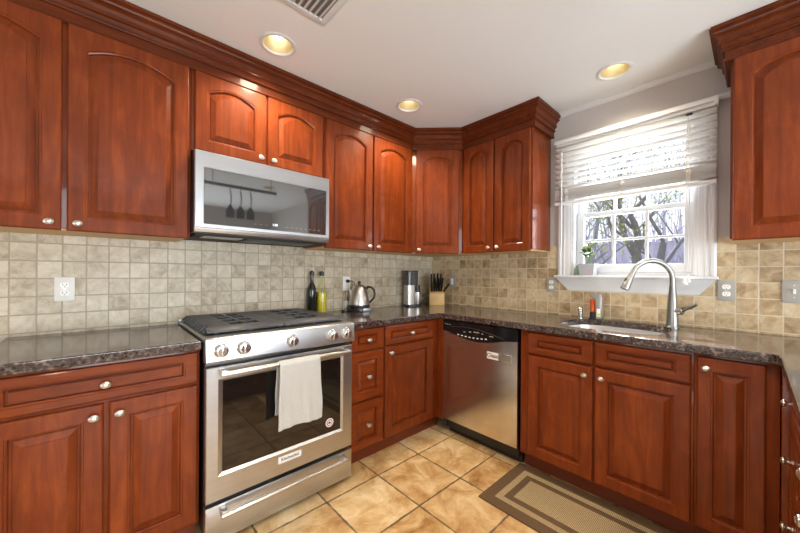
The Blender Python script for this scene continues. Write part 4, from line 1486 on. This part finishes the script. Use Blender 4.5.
def tree(x, y, h, r, label, seed, leaves, tilt=(0, 0)):
    R = random.Random(seed)
    c = thing('bare_tree', label, 'tree', (x, y, GZ))
    tips = []
    g = G()

    def grow(p, d, length, rad, depth):
        pts, rr = [p], [rad]
        q = p.copy()
        dd = d.copy()
        n = 5
        for k in range(n):
            dd = (dd + Vector((R.uniform(-1, 1), R.uniform(-1, 1), R.uniform(-0.4, 0.8))) * 0.16).normalized()
            q = q + dd * (length / n)
            pts.append(q.copy())
            rr.append(rad * (1 - 0.42 * (k + 1) / n))
        g.tube(pts, rr, 8 if depth < 2 else 5)
        if depth >= 5:
            tips.append(q)
            tips.append(pts[2])
            return
        nb = 3 if depth < 3 else 2
        for k in range(nb):
            a = R.uniform(0, 2 * PI)
            side_ = Vector((math.cos(a), math.sin(a), R.uniform(0.1, 0.6)))
            nd = (dd * 0.75 + side_ * R.uniform(0.5, 0.9)).normalized()
            at = pts[-1] if k == 0 else pts[R.randint(2, n)]
            grow(at, nd, length * R.uniform(0.6, 0.8), rr[-1] * R.uniform(0.6, 0.95), depth + 1)
    grow(Vector((x, y, GZ - 0.05)), Vector((tilt[0], tilt[1], 1)).normalized(), h * 0.42, r, 0)
    g.build('trunk', M_bark, c)
    if leaves:
        g = G()
        b = bmesh.new()
        for t_ in tips:
            for k in range(leaves):
                p = t_ + Vector((R.gauss(0, 0.22), R.gauss(0, 0.22), R.gauss(0, 0.18)))
                s = R.uniform(0.02, 0.045)
                e = Euler((R.uniform(0, PI), R.uniform(0, PI), R.uniform(0, PI)))
                vs = [b.verts.new(p + Vector(v).copy().xyz @ Matrix.Identity(3) if False else p + (e.to_matrix() @ Vector(v))) for v in ((-s, 0, 0), (0, -s * 0.5, 0.004), (s, 0, 0), (0, s * 0.5, 0.004))]
                b.faces.new(vs)
        g.merge(b)
        o = g.build('foliage', M_leafy, c, smooth=False)
        o['kind'] = 'stuff'
    return c


tree(4.2, -0.40, 4.4, 0.09, 'dark branching tree outside, left in the window', 11, 5, (0.0, 0.12))
tree(10.6, -0.10, 6.0, 0.24, 'thick-trunked tree outside, in the middle of the window', 5, 10, (0, 0.08))
tree(15.5, 0.30, 8.0, 0.22, 'slender spreading tree outside, right in the window', 23, 8, (0, 0))
# thicket of winter twigs behind
R = random.Random(2)
g = G()
for k in range(1100):
    y = R.uniform(-8, 18)
    x = R.uniform(19, 23)
    hh = R.uniform(2.2, 7.0)
    p = Vector((x, y, GZ))
    q = p + Vector((R.uniform(-0.4, 0.4), R.uniform(-1.3, 1.3), hh))
    m_ = p + (q - p) * 0.5 + Vector((0, R.uniform(-0.25, 0.25), 0))
    rd = R.uniform(0.025, 0.07)
    g.tube([p, m_, q], [rd, rd * 0.7, 0.008], 4)
    g.tube([m_, m_ + Vector((0, R.uniform(-0.8, 0.8), R.uniform(0.3, 1.0)))], [rd * 0.6, 0.006], 4)
th = g.build('thicket', M_hedge)
th['kind'] = 'stuff'
tag(th, 'pale tangle of winter shrubs along the far side of the yard', 'shrubs')
c = thing('neighbour_house', 'pale lavender-grey house beyond the yard', 'house', (31, 5, GZ))
G().box(27, 35, -14, 26, GZ, 3.6).build('wall', M_siding, c)
G().prism([(26.4, 3.6), (35.6, 3.6), (31, 5.6)], lambda u, v, d: Vector((u, d, v)), -14.5, 26.5).build('roof', M_roof, c)
